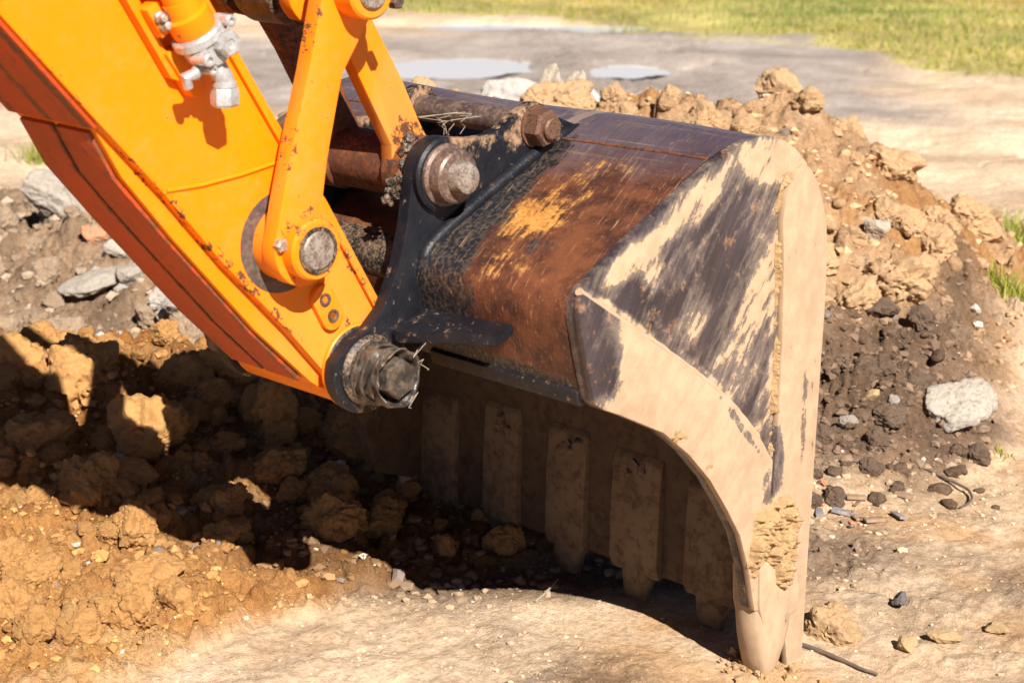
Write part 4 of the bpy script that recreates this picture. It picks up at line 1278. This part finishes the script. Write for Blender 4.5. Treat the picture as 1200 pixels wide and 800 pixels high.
crumb_mat.col(crumb_mat.n('ShaderNodeAttribute', attribute_name='Col').outputs['Color'])
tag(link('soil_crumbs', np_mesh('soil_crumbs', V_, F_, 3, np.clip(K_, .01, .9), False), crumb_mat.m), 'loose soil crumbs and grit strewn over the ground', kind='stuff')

# --- twigs, chips
def twig(name, pts, r, mat, label, cat='twig'):
    P = []
    for a, d, up_ in pts:
        x, y = to_xy(a, d)
        P.append((x, y, hz(x, y)+up_))
    P = smooth_path(P, 4)
    n_ = len(P)
    P = [(x+.002*mnoise.noise(Vector((i*.6, 1, 1))), y+.002*mnoise.noise(Vector((i*.6, 5, 1))), z) for i, (x, y, z) in enumerate(P)]
    tag(tube(name, P, [r*(1-.5*i/n_) for i in range(n_)], mat, None, 7), label, cat)
twig('twig', [(1.03, 4.45, .006), (1.09, 4.42, .010), (1.13, 4.36, .012), (1.12, 4.29, .010), (1.085, 4.25, .006)], .0045, twig_dark, 'thin dark curved twig on the sand right of the bucket')
twig('twig', [(.55, 3.52, .006), (.62, 3.47, .006), (.68, 3.41, .006), (.72, 3.37, .005)], .0055, twig_dark, 'dark stick at the foot of the brown lump behind the tooth')
twig('twig', [(.05, 3.70, .004), (.075, 3.74, .014), (.10, 3.80, .012)], .003, straw_mat, 'pale straight stick in the shadow in front of the teeth')
for i, (a, d, t, ln, lb) in enumerate([(.80, 4.20, .3, .035, 'brown wood chip at the toe of the dark soil'), (.86, 4.15, 1.2, .03, 'reddish wood chip on the sand by the dark soil'), (.74, 4.22, 2.2, .04, 'wood chip lying close to the bucket strip'),
                                       (.84, 4.28, .9, .028, 'small wood chip among the leaf litter'), (.92, 4.18, 2.6, .03, 'wood splinter beside the curved twig'), (.96, 4.30, .2, .025, 'grey bark flake left of the curved twig')]):
    x, y = to_xy(a, d)
    bm = bmesh.new()
    add_prism(bm, [(-.010, -.003), (.008, -.004), (.011, .002), (-.006, .004)], -ln, ln*.8, .001)
    o = obj('wood_chip', bm, wood_mat if i % 2 else slate_stone, None)
    o.location = (x, y, hz(x, y)+.008)
    o.rotation_euler = (.15, .1, t)
    tag(o, lb, 'wood chip')

for k in range(14):
    a_, d_ = .80+random.gauss(0, .07), 4.20+random.gauss(0, .07)
    x, y = to_xy(a_, d_)
    bm = bmesh.new()
    ln = random.uniform(.008, .020)
    add_prism(bm, [(-.006, -.002), (.005, -.003), (.007, .001), (-.004, .003)], -ln, ln*.8, .0008)
    o = obj('wood_chip', bm, wood_mat if k % 3 else brick_mat, None)
    o.location = (x, y, hz(x, y)+.006)
    o.rotation_euler = (random.uniform(-.5, .5), random.uniform(-.4, .4), random.uniform(0, 6.28))
    tag(o, 'small brown bark flake in the litter at the toe of the dark soil', 'wood chip', 'bark flakes in the litter')

# --- grass
def blades(px, py, pz, hgt, wid, lean, cols):
    n = len(px)
    th = rng.uniform(0, 6.28, n); ph = rng.uniform(0, 6.28, n)
    dx, dy = np.cos(th)*wid/2, np.sin(th)*wid/2
    lx, ly = np.cos(ph)*lean*hgt, np.sin(ph)*lean*hgt
    P = np.stack([np.stack([px-dx, py-dy, pz-.01], 1), np.stack([px+dx, py+dy, pz-.01], 1),
                  np.stack([px+dx*.8+lx*.35, py+dy*.8+ly*.35, pz+hgt*.55], 1), np.stack([px-dx*.8+lx*.35, py-dy*.8+ly*.35, pz+hgt*.55], 1),
                  np.stack([px+lx, py+ly, pz+hgt], 1)], 1).reshape(-1, 3)
    b = np.arange(n)*5
    F = np.concatenate([np.stack([b, b+1, b+2], 1), np.stack([b, b+2, b+3], 1), np.stack([b+3, b+2, b+4], 1)])
    return P, F, np.repeat(cols, 5, 0)
def grass_cols(n, dry):
    k = rng.uniform(0, 1, (n, 1))
    c = np.array([.20, .25, .03])*(1-k)+np.array([.38, .38, .06])*k
    dr = (rng.uniform(0, 1, n) < dry)[:, None]
    c = np.where(dr, np.array([.48, .38, .16])*(.7+.5*k), c)
    return np.clip(c, 0, .8)
n = 190000
a = rng.uniform(-6.5, 7.5, n); d = rng.uniform(10.2, 22, n)
x, y = to_xy(a, d)
ge = np.interp(a, [-12, -3, -1, 0.1, .9, 2.2, 2.55, 3.2, 6, 12], [16.5, 15.4, 15.1, 14.7, 13.7, 13.0, 11.7, 11.1, 10.3, 9])
q = fbm(x, y, .45, 5, 100)*1.0+fbm(x, y, .12, 4, 101)*.6
bare = fbm(x, y, 1.4, 3, 130)
ok = (rng.uniform(0, 1, n) < sstep(d+q, ge-.1, ge+.8)*(1-.85*sstep(bare, .08, .22)*sstep(d-ge, 4, 1)))
a, d, x, y, bare = a[ok], d[ok], x[ok], y[ok], bare[ok]
n = len(a)
z = height(x, y)
P_, F_, K_ = blades(x, y, z, rng.uniform(.02, .055, n)*(1+.8*np.clip(-bare, 0, .3)), rng.uniform(.004, .010, n), rng.uniform(.1, .9, n), np.clip(grass_cols(n, .5)*(1+1.1*np.clip(fbm(x, y, 1.1, 3, 140), -.4, .4)[:, None]*np.array([1.2, .6, 1.0])), 0, .7))
tag(link('grass', np_mesh('grass', P_, F_, 3, K_, False), grass_mat), 'patchy green and dry grass of the field', kind='stuff')
for (a0, d0, rad, nb, hh, lb) in [(1.90, 6.85, .16, 420, .13, 'green grass tuft at the right edge beyond the heap'), (1.55, 5.55, .09, 300, .10, 'grass tuft at the right toe of the heap'),
                                  (1.275, 4.60, .022, 26, .022, 'tiny green weed on the sand below the white stone'), (-2.19, 8.64, .11, 160, .13, 'greyish weed tuft behind the chalky stone')]:
    aa = a0+rng.normal(0, rad*.55, nb); dd = d0+rng.normal(0, rad*.55, nb)
    x, y = to_xy(aa, dd)
    z = height(x, y)
    P_, F_, K_ = blades(x, y, z, rng.uniform(.4, 1.0, nb)*hh, rng.uniform(.004, .008, nb)*(1 if hh > .05 else .8), rng.uniform(.2, 1.1, nb), grass_cols(nb, .25))
    x0, y0 = to_xy(a0, d0)
    P_ -= np.array([x0, y0, 0])
    o = tag(link('grass_tuft', np_mesh('grass_tuft', P_, F_, 3, K_, False), grass_mat), lb, None, None, 'stuff')
    o.location = (x0, y0, 0)
